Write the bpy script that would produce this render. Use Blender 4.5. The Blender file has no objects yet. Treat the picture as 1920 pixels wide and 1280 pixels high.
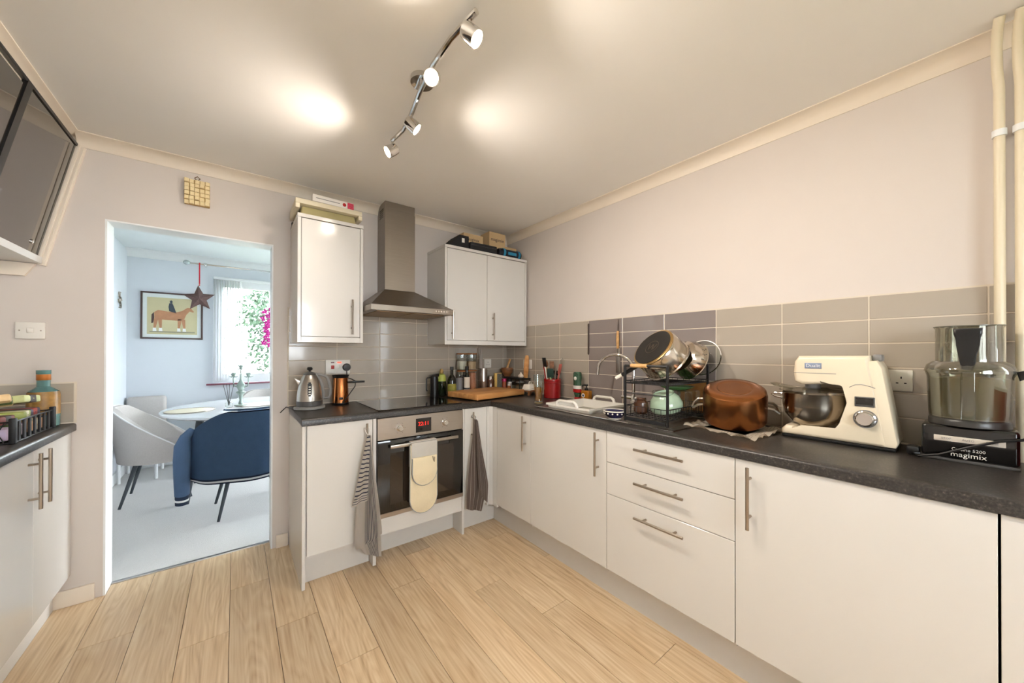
import bpy, bmesh, math, random
from mathutils import Vector, Matrix
R = math.radians
PI = math.pi
random.seed(7)
S = bpy.context.scene
COL = S.collection

# ------------------------------------------------------------------ camera
CX, CY, CZ, YAW, PITCH, ROLL, FPX, PPY = -2.0836, -2.7751, 1.2683, .6578, .0038, .0016, 671.32, 657.68
fw = Vector((math.sin(YAW) * math.cos(PITCH), math.cos(YAW) * math.cos(PITCH), math.sin(PITCH)))
rt = Vector((math.cos(YAW), -math.sin(YAW), 0))
up = rt.cross(fw)
r2 = rt * math.cos(ROLL) + up * math.sin(ROLL)
u2 = up * math.cos(ROLL) - rt * math.sin(ROLL)
cam = bpy.data.cameras.new('camera')
cam.sensor_fit = 'HORIZONTAL'
cam.sensor_width = 36.0
cam.lens = FPX / 1920 * 36
cam.shift_y = (PPY - 640) / 1920
cam.clip_start = .02
co = bpy.data.objects.new('camera', cam)
COL.objects.link(co)
co.matrix_world = Matrix(((r2.x, u2.x, -fw.x, CX), (r2.y, u2.y, -fw.y, CY), (r2.z, u2.z, -fw.z, CZ), (0, 0, 0, 1)))
S.camera = co

# ------------------------------------------------------------------ sky and exposure
w = bpy.data.worlds.new('overcast_sky')
S.world = w
w.use_nodes = True
bg = w.node_tree.nodes['Background']
bg.inputs['Color'].default_value = (.925, .962, 1.0, 1)
bg.inputs['Strength'].default_value = 23.0
S.view_settings.view_transform = 'Standard'
S.view_settings.look = 'None'
S.view_settings.exposure = 0.0
S.view_settings.gamma = 1.0
S.view_settings.use_curve_mapping = False
SPOT_W = 46.0
SPOT_COL = (1.0, .89, .77)


# ------------------------------------------------------------------ materials
def lin(c):
    return tuple(((v / 255) / 12.92 if v / 255 <= .04045 else ((v / 255 + .055) / 1.055) ** 2.4) for v in c)


MATS = {}


def mat(name, rgb, rough=.5, metal=0., spec=.5, noise=0., nscale=30., bump=0., bscale=80., coat=0., trans=0., ior=1.45,
        emit=None, estr=0., alpha=1., sheen=0., stretch=None):
    if name in MATS:
        return MATS[name]
    m = bpy.data.materials.new(name)
    m.use_nodes = True
    nt = m.node_tree
    b = nt.nodes['Principled BSDF']
    c = lin(rgb)
    b.inputs['Base Color'].default_value = (*c, 1)
    b.inputs['Roughness'].default_value = rough
    b.inputs['Metallic'].default_value = metal
    b.inputs['Specular IOR Level'].default_value = spec
    b.inputs['Coat Weight'].default_value = coat
    b.inputs['Coat Roughness'].default_value = .05
    b.inputs['Transmission Weight'].default_value = trans
    b.inputs['IOR'].default_value = ior
    b.inputs['Sheen Weight'].default_value = sheen
    if emit:
        b.inputs['Emission Color'].default_value = (*lin(emit), 1)
        b.inputs['Emission Strength'].default_value = estr
    tc = nt.nodes.new('ShaderNodeTexCoord')
    src = tc.outputs['Object']
    if stretch:
        mp = nt.nodes.new('ShaderNodeMapping')
        mp.inputs['Scale'].default_value = stretch
        nt.links.new(src, mp.inputs['Vector'])
        src = mp.outputs['Vector']
    n = nt.nodes.new('ShaderNodeTexNoise')
    n.inputs['Scale'].default_value = nscale
    n.inputs['Detail'].default_value = 4
    nt.links.new(src, n.inputs['Vector'])
    mx = nt.nodes.new('ShaderNodeMix')
    mx.data_type = 'RGBA'
    k = max(noise, .02)
    mx.inputs['A'].default_value = (*[v * (1 - k) for v in c], 1)
    mx.inputs['B'].default_value = (*[min(1, v * (1 + k)) for v in c], 1)
    nt.links.new(n.outputs['Fac'], mx.inputs['Factor'])
    nt.links.new(mx.outputs['Result'], b.inputs['Base Color'])
    if bump:
        n2 = nt.nodes.new('ShaderNodeTexNoise')
        n2.inputs['Scale'].default_value = bscale
        n2.inputs['Detail'].default_value = 3
        nt.links.new(src, n2.inputs['Vector'])
        bp = nt.nodes.new('ShaderNodeBump')
        bp.inputs['Strength'].default_value = bump
        bp.inputs['Distance'].default_value = .004
        nt.links.new(n2.outputs['Fac'], bp.inputs['Height'])
        nt.links.new(bp.outputs['Normal'], b.inputs['Normal'])
    MATS[name] = m
    return m


def nodes(m):
    nt = m.node_tree
    return nt, nt.nodes['Principled BSDF']


def ramp(nt, fac, stops):
    r = nt.nodes.new('ShaderNodeValToRGB')
    while len(r.color_ramp.elements) < len(stops):
        r.color_ramp.elements.new(.5)
    for e, (p, c) in zip(r.color_ramp.elements, stops):
        e.position = p
        e.color = (*lin(c), 1)
    nt.links.new(fac, r.inputs['Fac'])
    return r.outputs['Color']


def oak_floor():
    m = bpy.data.materials.new('oak_vinyl')
    m.use_nodes = True
    nt, b = nodes(m)
    tc = nt.nodes.new('ShaderNodeTexCoord')
    oi = nt.nodes.new('ShaderNodeObjectInfo')
    mul = nt.nodes.new('ShaderNodeMath'); mul.operation = 'MULTIPLY'; mul.inputs[1].default_value = 37.
    nt.links.new(oi.outputs['Random'], mul.inputs[0])
    cmb = nt.nodes.new('ShaderNodeCombineXYZ')
    nt.links.new(mul.outputs[0], cmb.inputs['X']); nt.links.new(mul.outputs[0], cmb.inputs['Y'])
    add = nt.nodes.new('ShaderNodeVectorMath'); add.operation = 'ADD'
    nt.links.new(tc.outputs['Object'], add.inputs[0]); nt.links.new(cmb.outputs[0], add.inputs[1])
    mp = nt.nodes.new('ShaderNodeMapping'); mp.inputs['Scale'].default_value = (6.0, .7, 1)
    nt.links.new(add.outputs[0], mp.inputs['Vector'])
    n1 = nt.nodes.new('ShaderNodeTexNoise'); n1.inputs['Scale'].default_value = 1.3; n1.inputs['Detail'].default_value = 2
    nt.links.new(mp.outputs[0], n1.inputs['Vector'])
    # contour lines of a stretched noise give cathedral grain
    m2 = nt.nodes.new('ShaderNodeMath'); m2.operation = 'MULTIPLY'; m2.inputs[1].default_value = 17.
    nt.links.new(n1.outputs['Fac'], m2.inputs[0])
    fr = nt.nodes.new('ShaderNodeMath'); fr.operation = 'PINGPONG'; fr.inputs[1].default_value = .5
    nt.links.new(m2.outputs[0], fr.inputs[0])
    mp2 = nt.nodes.new('ShaderNodeMapping'); mp2.inputs['Scale'].default_value = (70, 2.2, 1)
    nt.links.new(add.outputs[0], mp2.inputs['Vector'])
    n2 = nt.nodes.new('ShaderNodeTexNoise'); n2.inputs['Scale'].default_value = 1.; n2.inputs['Detail'].default_value = 4
    nt.links.new(mp2.outputs[0], n2.inputs['Vector'])
    a = nt.nodes.new('ShaderNodeMath'); a.operation = 'MULTIPLY_ADD'; a.inputs[1].default_value = .34
    nt.links.new(fr.outputs[0], a.inputs[0]); nt.links.new(n2.outputs['Fac'], a.inputs[2])
    col = ramp(nt, a.outputs[0], [(.28, (178, 147, 112)), (.50, (203, 174, 138)), (.66, (214, 188, 153)), (.85, (224, 202, 170))])
    hs = nt.nodes.new('ShaderNodeHueSaturation')
    vr = nt.nodes.new('ShaderNodeMapRange'); vr.inputs['To Min'].default_value = .82; vr.inputs['To Max'].default_value = 1.10
    nt.links.new(oi.outputs['Random'], vr.inputs['Value']); nt.links.new(vr.outputs[0], hs.inputs['Value'])
    nt.links.new(col, hs.inputs['Color']); nt.links.new(hs.outputs[0], b.inputs['Base Color'])
    b.inputs['Roughness'].default_value = .30
    b.inputs['Specular IOR Level'].default_value = .55
    return m


def wood(name, c1, c2, rough=.5, sc=(3, 40, 40)):
    m = bpy.data.materials.new(name)
    m.use_nodes = True
    nt, b = nodes(m)
    tc = nt.nodes.new('ShaderNodeTexCoord')
    mp = nt.nodes.new('ShaderNodeMapping'); mp.inputs['Scale'].default_value = sc
    nt.links.new(tc.outputs['Object'], mp.inputs['Vector'])
    n = nt.nodes.new('ShaderNodeTexNoise'); n.inputs['Scale'].default_value = 1.; n.inputs['Detail'].default_value = 5
    nt.links.new(mp.outputs[0], n.inputs['Vector'])
    nt.links.new(ramp(nt, n.outputs['Fac'], [(.3, c1), (.7, c2)]), b.inputs['Base Color'])
    b.inputs['Roughness'].default_value = rough
    return m


def speckle(name, base, dots, scale, rough):
    m = bpy.data.materials.new(name)
    m.use_nodes = True
    nt, b = nodes(m)
    tc = nt.nodes.new('ShaderNodeTexCoord')
    n = nt.nodes.new('ShaderNodeTexNoise'); n.inputs['Scale'].default_value = scale; n.inputs['Detail'].default_value = 5
    nt.links.new(tc.outputs['Object'], n.inputs['Vector'])
    nt.links.new(ramp(nt, n.outputs['Fac'], [(.42, base), (.62, dots), (.75, tuple(min(255, int(v * 1.7)) for v in dots))]), b.inputs['Base Color'])
    b.inputs['Roughness'].default_value = rough
    return m


def stripes(name, base, line, axis, freq, width, second=None):
    """woven stripes laid out on the cloth's own UVs"""
    m = bpy.data.materials.new(name)
    m.use_nodes = True
    nt, b = nodes(m)
    uv = nt.nodes.new('ShaderNodeUVMap')
    sp = nt.nodes.new('ShaderNodeSeparateXYZ'); nt.links.new(uv.outputs[0], sp.inputs[0])
    mu = nt.nodes.new('ShaderNodeMath'); mu.operation = 'MULTIPLY'; mu.inputs[1].default_value = freq
    nt.links.new(sp.outputs[axis], mu.inputs[0])
    fr = nt.nodes.new('ShaderNodeMath'); fr.operation = 'FRACT'; nt.links.new(mu.outputs[0], fr.inputs[0])
    lt = nt.nodes.new('ShaderNodeMath'); lt.operation = 'LESS_THAN'; lt.inputs[1].default_value = width
    nt.links.new(fr.outputs[0], lt.inputs[0])
    fac = lt.outputs[0]
    if second:      # stripes only inside part of the width
        a = nt.nodes.new('ShaderNodeMath'); a.operation = 'GREATER_THAN'; a.inputs[1].default_value = second[0]
        c = nt.nodes.new('ShaderNodeMath'); c.operation = 'LESS_THAN'; c.inputs[1].default_value = second[1]
        nt.links.new(sp.outputs[axis], a.inputs[0]); nt.links.new(sp.outputs[axis], c.inputs[0])
        d = nt.nodes.new('ShaderNodeMath'); d.operation = 'MULTIPLY'; nt.links.new(a.outputs[0], d.inputs[0]); nt.links.new(c.outputs[0], d.inputs[1])
        e = nt.nodes.new('ShaderNodeMath'); e.operation = 'MULTIPLY'; nt.links.new(d.outputs[0], e.inputs[0]); nt.links.new(fac, e.inputs[1])
        fac = e.outputs[0]
    mx = nt.nodes.new('ShaderNodeMix'); mx.data_type = 'RGBA'
    mx.inputs['A'].default_value = (*lin(base), 1); mx.inputs['B'].default_value = (*lin(line), 1)
    nt.links.new(fac, mx.inputs['Factor']); nt.links.new(mx.outputs['Result'], b.inputs['Base Color'])
    b.inputs['Roughness'].default_value = .9
    return m


def thin_glass(name, tint=(1, 1, 1), refl=.08, rough=.02):
    m = bpy.data.materials.new(name)
    m.use_nodes = True
    nt = m.node_tree
    nt.nodes.remove(nt.nodes['Principled BSDF'])
    out = nt.nodes['Material Output']
    t = nt.nodes.new('ShaderNodeBsdfTransparent'); t.inputs[0].default_value = (*tint, 1)
    g = nt.nodes.new('ShaderNodeBsdfGlossy'); g.inputs['Roughness'].default_value = rough
    lw = nt.nodes.new('ShaderNodeLayerWeight'); lw.inputs['Blend'].default_value = .25
    mr = nt.nodes.new('ShaderNodeMapRange'); mr.inputs['To Min'].default_value = refl; mr.inputs['To Max'].default_value = .75
    nt.links.new(lw.outputs['Facing'], mr.inputs['Value'])
    mx = nt.nodes.new('ShaderNodeMixShader')
    nt.links.new(mr.outputs[0], mx.inputs[0]); nt.links.new(t.outputs[0], mx.inputs[1]); nt.links.new(g.outputs[0], mx.inputs[2])
    nt.links.new(mx.outputs[0], out.inputs['Surface'])
    return m


PAINT = mat('greige_wall_paint', (212, 203, 196), .85, noise=.02, nscale=6, bump=.05, bscale=300)
CEIL = mat('white_ceiling_paint', (247, 245, 242), .9, noise=.02, nscale=4)
TRIM = mat('cream_gloss_trim', (232, 220, 204), .45)
WHITE = mat('white_satin_trim', (235, 236, 236), .4)
DPAINT = mat('pale_blue_wall_paint', (214, 218, 224), .85, noise=.015, nscale=5)
OAK = oak_floor()
CARPET = mat('pale_carpet', (205, 203, 200), .95, noise=.10, nscale=160, bump=.8, bscale=260, sheen=.3)
CAB = mat('white_gloss_door', (219, 216, 211), .16, noise=.008, nscale=3, coat=.3)
CABM = mat('white_satin_carcass', (214, 210, 204), .4)
WTOP = speckle('charcoal_speckled_laminate', (38, 35, 34), (62, 57, 53), 170, .34)
STEEL = mat('brushed_steel', (176, 170, 162), .3, 1., noise=.08, nscale=9, stretch=(2, 2, 90))
STEELH = mat('brushed_steel_hood', (150, 141, 130), .36, 1., noise=.10, nscale=7, stretch=(1, 1, 30))
CHROME = mat('polished_chrome', (215, 213, 210), .08, 1.)
DSTEEL = mat('satin_nickel', (168, 158, 146), .28, 1.)
BLACK = mat('black_plastic', (20, 20, 21), .35)
BMETAL = mat('black_coated_wire', (24, 25, 28), .45)
BGLASS = mat('black_glass', (9, 9, 10), .04, coat=.6)
TILE = mat('warm_grey_gloss_tile', (172, 162, 149), .14, noise=.035, nscale=5, coat=.3)
TILED = mat('mauve_grey_gloss_tile', (138, 128, 124), .12, noise=.05, nscale=6, coat=.3)
GROUT = mat('pale_cream_grout', (214, 203, 186), .9)
COPPER = mat('worn_copper', (152, 98, 58), .27, 1., noise=.22, nscale=12)
BRONZE = mat('polished_copper', (190, 122, 74), .18, 1., noise=.1, nscale=20)
CREAM = mat('cream_enamel', (236, 222, 196), .22, coat=.4)
GLASS = thin_glass('clear_glass', (.93, .96, .95))
WGLASS = thin_glass('window_glass', (.97, .99, 1.0), .05)
SMOKE = thin_glass('smoky_clear_plastic', (.80, .80, .74), .10, .06)
RED = mat('red_enamel', (142, 18, 20), .25, coat=.4)
DARKRED = mat('red_plastic', (176, 32, 30), .35)
BEECH = wood('beech_wood', (196, 146, 88), (222, 178, 120), .5)
OAKB = wood('oak_board', (176, 116, 60), (214, 160, 98), .45, (4, 26, 26))
DWOOD = wood('walnut_wood', (104, 64, 34), (140, 90, 52), .5)
WHITEC = mat('white_ceramic', (238, 232, 220), .18, coat=.4)
WPLAST = mat('white_plastic', (232, 228, 220), .35)
GREYP = mat('grey_plastic', (128, 126, 124), .4)
CARD = mat('tan_cardboard', (206, 176, 132), .8, noise=.05, nscale=20)
DARKCLOTH = mat('black_case_fabric', (28, 29, 32), .8, bump=.3, bscale=400)


# ------------------------------------------------------------------ mesh helpers
class B:
    """collects shapes into one mesh"""

    def __init__(s):
        s.bm = bmesh.new()
        s.uv = None

    def _xf(s, vs, T):
        if T is not None:
            bmesh.ops.transform(s.bm, matrix=T, verts=vs)

    def box(s, x0, x1, y0, y1, z0, z1, bev=0., T=None, seg=2):
        r = bmesh.ops.create_cube(s.bm, size=1)
        vs = r['verts']
        for v in vs:
            v.co = Vector((x0 + (v.co.x + .5) * (x1 - x0), y0 + (v.co.y + .5) * (y1 - y0), z0 + (v.co.z + .5) * (z1 - z0)))
        if bev:
            es = list({e for v in vs for e in v.link_edges})
            q = bmesh.ops.bevel(s.bm, geom=es, offset=bev, segments=seg, affect='EDGES', profile=.5)
            vs = list({v for f in q['faces'] for v in f.verts} | {v for v in vs if v.is_valid})
            # bevel keeps only new faces in the result: gather the connected island
            vs = s._island(vs)
        s._xf(vs, T)
        return s

    def _island(s, vs):
        seen = set(vs); st = list(vs)
        while st:
            v = st.pop()
            for e in v.link_edges:
                o = e.other_vert(v)
                if o not in seen:
                    seen.add(o); st.append(o)
        return list(seen)

    def lathe(s, prof, n=24, T=None, cap=True, sx=1., sy=1.):
        rings = []
        for r, z in prof:
            if r < 1e-6:
                rings.append([s.bm.verts.new((0, 0, z))])
            else:
                rings.append([s.bm.verts.new((r * sx * math.cos(2 * PI * k / n), r * sy * math.sin(2 * PI * k / n), z)) for k in range(n)])
        for a, b in zip(rings, rings[1:]):
            if len(a) == 1 and len(b) == 1:
                continue
            for k in range(n):
                k2 = (k + 1) % n
                if len(a) == 1:
                    s.bm.faces.new((a[0], b[k2], b[k]))
                elif len(b) == 1:
                    s.bm.faces.new((a[k], a[k2], b[0]))
                else:
                    s.bm.faces.new((a[k], a[k2], b[k2], b[k]))
        if cap:
            if len(rings[0]) > 1:
                s.bm.faces.new(list(reversed(rings[0])))
            if len(rings[-1]) > 1:
                s.bm.faces.new(rings[-1])
        s._xf([v for r in rings for v in r], T)
        return s

    def cyl(s, r, z0, z1, n=20, T=None, r2=None):
        return s.lathe([(r, z0), (r if r2 is None else r2, z1)], n, T)

    def tube(s, pts, r, n=8, T=None, closed=False):
        pts = [Vector(p) for p in pts]
        rs = r if isinstance(r, (list, tuple)) else [r] * len(pts)
        rings = []
        N = len(pts)
        prev = None
        for i, p in enumerate(pts):
            if closed:
                t = pts[(i + 1) % N] - pts[i - 1]
            else:
                t = pts[min(i + 1, N - 1)] - pts[max(i - 1, 0)]
            t.normalize()
            if prev is None:
                a = Vector((0, 0, 1)) if abs(t.z) < .9 else Vector((1, 0, 0))
                u = t.cross(a).normalized()
            else:
                u = (prev - t * prev.dot(t))
                u = u.normalized() if u.length > 1e-6 else t.orthogonal().normalized()
            prev = u
            v = t.cross(u)
            rings.append([s.bm.verts.new(p + (u * math.cos(2 * PI * k / n) + v * math.sin(2 * PI * k / n)) * rs[i]) for k in range(n)])
        pairs = list(zip(rings, rings[1:]))
        if closed:
            pairs.append((rings[-1], rings[0]))
        for a, b in pairs:
            for k in range(n):
                s.bm.faces.new((a[k], a[(k + 1) % n], b[(k + 1) % n], b[k]))
        if not closed:
            s.bm.faces.new(list(reversed(rings[0])))
            s.bm.faces.new(rings[-1])
        s._xf([v for q in rings for v in q], T)
        return s

    def prism(s, poly, d0, d1, axis='x', bev=0., T=None, seg=2):
        """poly of (a,b); axis x: (y,z) polygon along x; y: (x,z); z: (x,y)"""
        def P(a, b, d):
            return {'x': (d, a, b), 'y': (a, d, b), 'z': (a, b, d)}[axis]
        v0 = [s.bm.verts.new(P(a, b, d0)) for a, b in poly]
        v1 = [s.bm.verts.new(P(a, b, d1)) for a, b in poly]
        f0 = s.bm.faces.new(v0); f1 = s.bm.faces.new(list(reversed(v1)))
        n = len(poly)
        for k in range(n):
            s.bm.faces.new((v0[k], v1[k], v1[(k + 1) % n], v0[(k + 1) % n]))
        vs = v0 + v1
        if bev:
            es = list(set(f0.edges) | set(f1.edges))
            q = bmesh.ops.bevel(s.bm, geom=es, offset=bev, segments=seg, affect='EDGES', profile=.5)
            vs = s._island([v for f in q['faces'] for v in f.verts])
        s._xf(vs, T)
        return s

    def ball(s, r, c=(0, 0, 0), sc=(1, 1, 1), n=16, T=None):
        q = bmesh.ops.create_uvsphere(s.bm, u_segments=n, v_segments=max(6, n // 2), radius=r)
        for v in q['verts']:
            v.co = Vector((v.co.x * sc[0] + c[0], v.co.y * sc[1] + c[1], v.co.z * sc[2] + c[2]))
        s._xf(q['verts'], T)
        return s

    def sheet(s, f, nu, nv, th=.002, T=None):
        """cloth: f(u,v) -> point, with UVs, solidified"""
        if s.uv is None:
            s.uv = s.bm.loops.layers.uv.new('UVMap')
        g = [[s.bm.verts.new(f(i / nu, j / nv)) for i in range(nu + 1)] for j in range(nv + 1)]
        fs = []
        for j in range(nv):
            for i in range(nu):
                fc = s.bm.faces.new((g[j][i], g[j][i + 1], g[j + 1][i + 1], g[j + 1][i]))
                for l, (a, b) in zip(fc.loops, ((i, j), (i + 1, j), (i + 1, j + 1), (i, j + 1))):
                    l[s.uv].uv = (a / nu, b / nv)
                fs.append(fc)
        vs = [v for r in g for v in r]
        if th:
            q = bmesh.ops.solidify(s.bm, geom=fs, thickness=th)
            vs = s._island(vs)
        s._xf(vs, T)
        return s

    def mesh(s, name, smooth=True, ang=35):
        bmesh.ops.recalc_face_normals(s.bm, faces=s.bm.faces[:])
        me = bpy.data.meshes.new(name)
        s.bm.to_mesh(me)
        s.bm.free()
        if smooth:
            me.shade_smooth()
            me.set_sharp_from_angle(angle=R(ang))
        return me


def obj(name, b, m, parent=None, smooth=True, ang=35):
    me = b.mesh(name, smooth, ang) if isinstance(b, B) else b
    if m is not None and not me.materials:
        me.materials.append(m)
    o = bpy.data.objects.new(name, me)
    COL.objects.link(o)
    if parent is not None:
        o.parent = parent
    return o


def tag(o, label, cat, group=None):
    o['label'] = label
    o['category'] = cat
    if group:
        o['group'] = group
    return o


def thing(name, label, cat, loc=(0, 0, 0), rz=0., group=None):
    o = bpy.data.objects.new(name, None)
    COL.objects.link(o)
    o.location = loc
    o.rotation_euler = (0, 0, rz)
    o.empty_display_size = .05
    return tag(o, label, cat, group)


def solo(name, b, m, label, cat, loc=(0, 0, 0), rz=0., group=None, **k):
    o = obj(name, b, m, None, **k)
    o.location = loc
    o.rotation_euler = (0, 0, rz)
    return tag(o, label, cat, group)


def struct(name, b, m, parent=None, **k):
    o = obj(name, b, m, parent, **k)
    if parent is None:
        o['kind'] = 'structure'
    return o


def copy_tree(o, parent=None):
    c = o.copy()
    COL.objects.link(c)
    c.parent = parent
    for ch in list(o.children):
        copy_tree(ch, c)
    return c


def TR(loc, rx=0., ry=0., rz=0.):
    return Matrix.Translation(loc) @ Matrix.Rotation(rz, 4, 'Z') @ Matrix.Rotation(ry, 4, 'Y') @ Matrix.Rotation(rx, 4, 'X')


def aim(loc, d):
    """matrix that turns local +z to direction d"""
    return Matrix.Translation(loc) @ Vector(d).normalized().to_track_quat('Z', 'Y').to_matrix().to_4x4()


def lettering(name, txt, size, m, parent, M, ext=.0006, align='CENTER'):
    cu = bpy.data.curves.new(name, 'FONT')
    cu.body = txt
    cu.size = size
    cu.extrude = ext
    cu.align_x = align
    cu.align_y = 'CENTER'
    cu.resolution_u = 2
    t = bpy.data.objects.new(name + '_curve', cu)
    COL.objects.link(t)
    dg = bpy.context.evaluated_depsgraph_get()
    me = bpy.data.meshes.new_from_object(t.evaluated_get(dg))
    bpy.data.objects.remove(t)
    bpy.data.curves.remove(cu)
    me.transform(M)
    me.materials.clear()
    me.materials.append(m)
    o = bpy.data.objects.new(name, me)
    COL.objects.link(o)
    o.parent = parent
    return o


# text planes: facing -y (back wall things) and facing -x (right wall things)
def face_my(loc):
    return Matrix.Translation(loc) @ Matrix.Rotation(R(90), 4, 'X')


def face_mx(loc):
    return Matrix.Translation(loc) @ Matrix.Rotation(R(-90), 4, 'Z') @ Matrix.Rotation(R(90), 4, 'X')


ZC = 2.366       # ceiling
XL = -3.32       # left wall of the kitchen
YF = -4.30       # wall behind the camera
ZW = .91         # worktop
TH = .0365
FR = -.5976      # worktop front (both runs)
DF = -.588       # door faces

# ------------------------------------------------------------------ room shell
b = B().box(XL - .1, .1, YF - .1, .10, -.12, -.006)
floor = struct('floor', b, mat('floor_screed', (96, 76, 56), .8), smooth=False)
PW, PL = .1713, 1.22
joint = {4: -.87, 6: -1.15, 1: -.81, 2: -1.2, 0: -.35, 3: -.45, 5: -.60, -1: -.7, -2: -1.05}
for k in range(-8, 13):
    x0 = -2.101 + k * PW
    x1 = x0 + PW
    if x1 < XL or x0 > 0:
        continue
    x0, x1 = max(x0, XL), min(x1, -.0)
    y = joint.get(k, -random.random() * 1.2)
    ys = [.105]
    while y > .1: y -= PL
    while y > YF:
        ys.append(y); y -= PL
    ys.append(YF)
    for ya, yb in zip(ys, ys[1:]):
        cx, cy = (x0 + x1) / 2, (ya + yb) / 2
        hx, hy = (x1 - x0) / 2 - .0009, (ya - yb) / 2 - .0009
        o = obj('plank', B().box(-hx, hx, -hy, hy, -.006, 0, .0008, seg=1), OAK, floor, smooth=False)
        o.location = (cx, cy, 0)

DL, DR, DH = -2.6244, -1.8913, 1.9604   # doorway
b = B().box(XL, DL, 0, .07, 0, ZC).box(DL, DR, 0, .07, DH, ZC).box(DR, .1, 0, .07, 0, ZC)
wall_back = struct('wall_back', b, PAINT, smooth=False)
b = B().box(-3.1, DL, .07, .13, 0, ZC).box(DL, DR, .07, .13, DH, ZC).box(DR, 1.0, .07, .13, 0, ZC)
struct('wall_dining_near', b, DPAINT, smooth=False)
QY0, QY1, QZ1 = -4.22, -3.46, 2.04
wall_right = struct('wall_right', B().box(0, .1, QY1, 0, 0, ZC).box(0, .1, YF, QY0, 0, ZC).box(0, .1, QY0, QY1, QZ1, ZC), PAINT, smooth=False)
bd_ = struct('added_fill_door', B().box(.03, .08, QY0, QY0 + .09, 0, QZ1).box(.03, .08, QY1 - .09, QY1, 0, QZ1).box(.03, .08, QY0 + .09, QY1 - .09, QZ1 - .10, QZ1).box(.03, .08, QY0 + .09, QY1 - .09, 0, .20), WHITE, smooth=False)  # unseen glazed door, added to let cool fill reach the left cabinets
obj('pane', B().box(.052, .058, QY0 + .09, QY1 - .09, .20, QZ1 - .10), WGLASS, bd_, smooth=False)
struct('wall_left', B().box(XL - .1, XL, YF, .07, 0, ZC), PAINT, smooth=False)
# wall behind the camera, with the kitchen window opening
WX0, WX1, WZ0, WZ1 = -2.4, -1.1, 1.10, 2.05
b = B().box(XL, WX0, YF - .1, YF, 0, ZC).box(WX1, 0, YF - .1, YF, 0, ZC).box(WX0, WX1, YF - .1, YF, 0, WZ0).box(WX0, WX1, YF - .1, YF, WZ1, ZC)
struct('wall_front', b, PAINT, smooth=False)
struct('ceiling', B().box(XL - .1, .1, YF - .1, .07, ZC, ZC + .1), CEIL, smooth=False)
win = struct('window_1', B().box(WX0, WX0 + .05, YF - .08, YF - .03, WZ0, WZ1).box(WX1 - .05, WX1, YF - .08, YF - .03, WZ0, WZ1)
             .box(WX0 + .05, WX1 - .05, YF - .08, YF - .03, WZ0, WZ0 + .05).box(WX0 + .05, WX1 - .05, YF - .08, YF - .03, WZ1 - .05, WZ1)
             .box(-1.73, -1.67, YF - .08, YF - .03, WZ0 + .05, WZ1 - .05), WHITE, smooth=False)
for xa, xb in ((WX0 + .05, -1.73), (-1.67, WX1 - .05)):
    obj('pane', B().box(xa, xb, YF - .058, YF - .052, WZ0 + .05, WZ1 - .05), WGLASS, win, smooth=False)


def cove(name, pts, inward, s=.06):
    """cornice: quarter-hollow section swept along a straight wall line"""
    bb = B()
    (xa, ya), (xb, yb) = pts
    prof = [(0, 0), (0, -s), (.004, -s)] + [(s - (s - .006) * math.cos(a), -s + (s - .006) * math.sin(a)) for a in [R(t) for t in (15, 30, 45, 60, 75)]] + [(s, -.004), (s, 0)]
    ring = []
    for (px, py) in ((xa, ya), (xb, yb)):
        ring.append([bb.bm.verts.new((px + inward[0] * d, py + inward[1] * d, ZC + z)) for d, z in prof])
    n = len(prof)
    for k in range(n):
        bb.bm.faces.new((ring[0][k], ring[0][(k + 1) % n], ring[1][(k + 1) % n], ring[1][k]))
    bb.bm.faces.new(ring[0]); bb.bm.faces.new(list(reversed(ring[1])))
    return struct(name, bb, TRIM, ang=20)


cove('trim_1', ((-2.72, 0), (0, 0)), (0, -1))
cove('trim_2', ((0, 0), (0, YF)), (-1, 0))
cove('trim_3', ((-2.765, 0), (-2.765, YF)), (1, 0), .06)

# doorway lining (white painted reveal)
b = B().box(DL, DL + .008, -.001, .131, 0, DH).box(DR - .008, DR, -.001, .131, 0, DH).box(DL + .008, DR - .008, -.001, .131, DH - .008, DH)
struct('trim_4', b, WHITE, smooth=False)
struct('trim_5', B().box(DL + .008, DR - .008, .105, .130, -.006, .006, .002), mat('silver_threshold', (190, 188, 186), .35, 1.))
struct('baseboard_back', B().box(-2.795, -2.652, -.016, 0, 0, .082, .003), TRIM)
struct('baseboard_door', B().box(-1.872, -1.8065, -.016, 0, 0, .082, .003), TRIM)

# ------------------------------------------------------------------ wall tiles
TY0, TW, THT, TZ0 = -.4216, .2977, .0981, 1.5035
G = .0022
ycols = [0, -.124] + [TY0 - k * TW for k in range(0, 9)] + [-3.0]
bmesh_t = {}


def tile(parent, m, size, loc, rot=0.):
    key = (round(size[0], 3), round(size[1], 3), m.name)
    if key not in bmesh_t:
        me = B().box(-size[0] / 2, size[0] / 2, -.004, .004, -size[1] / 2, size[1] / 2, .0015, seg=1).mesh('tile', False)
        me.materials.append(m)
        bmesh_t[key] = me
    o = bpy.data.objects.new('tile', bmesh_t[key])
    COL.objects.link(o)
    o.parent = parent
    o.location = loc
    o.rotation_euler = (0, 0, rot)


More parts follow.
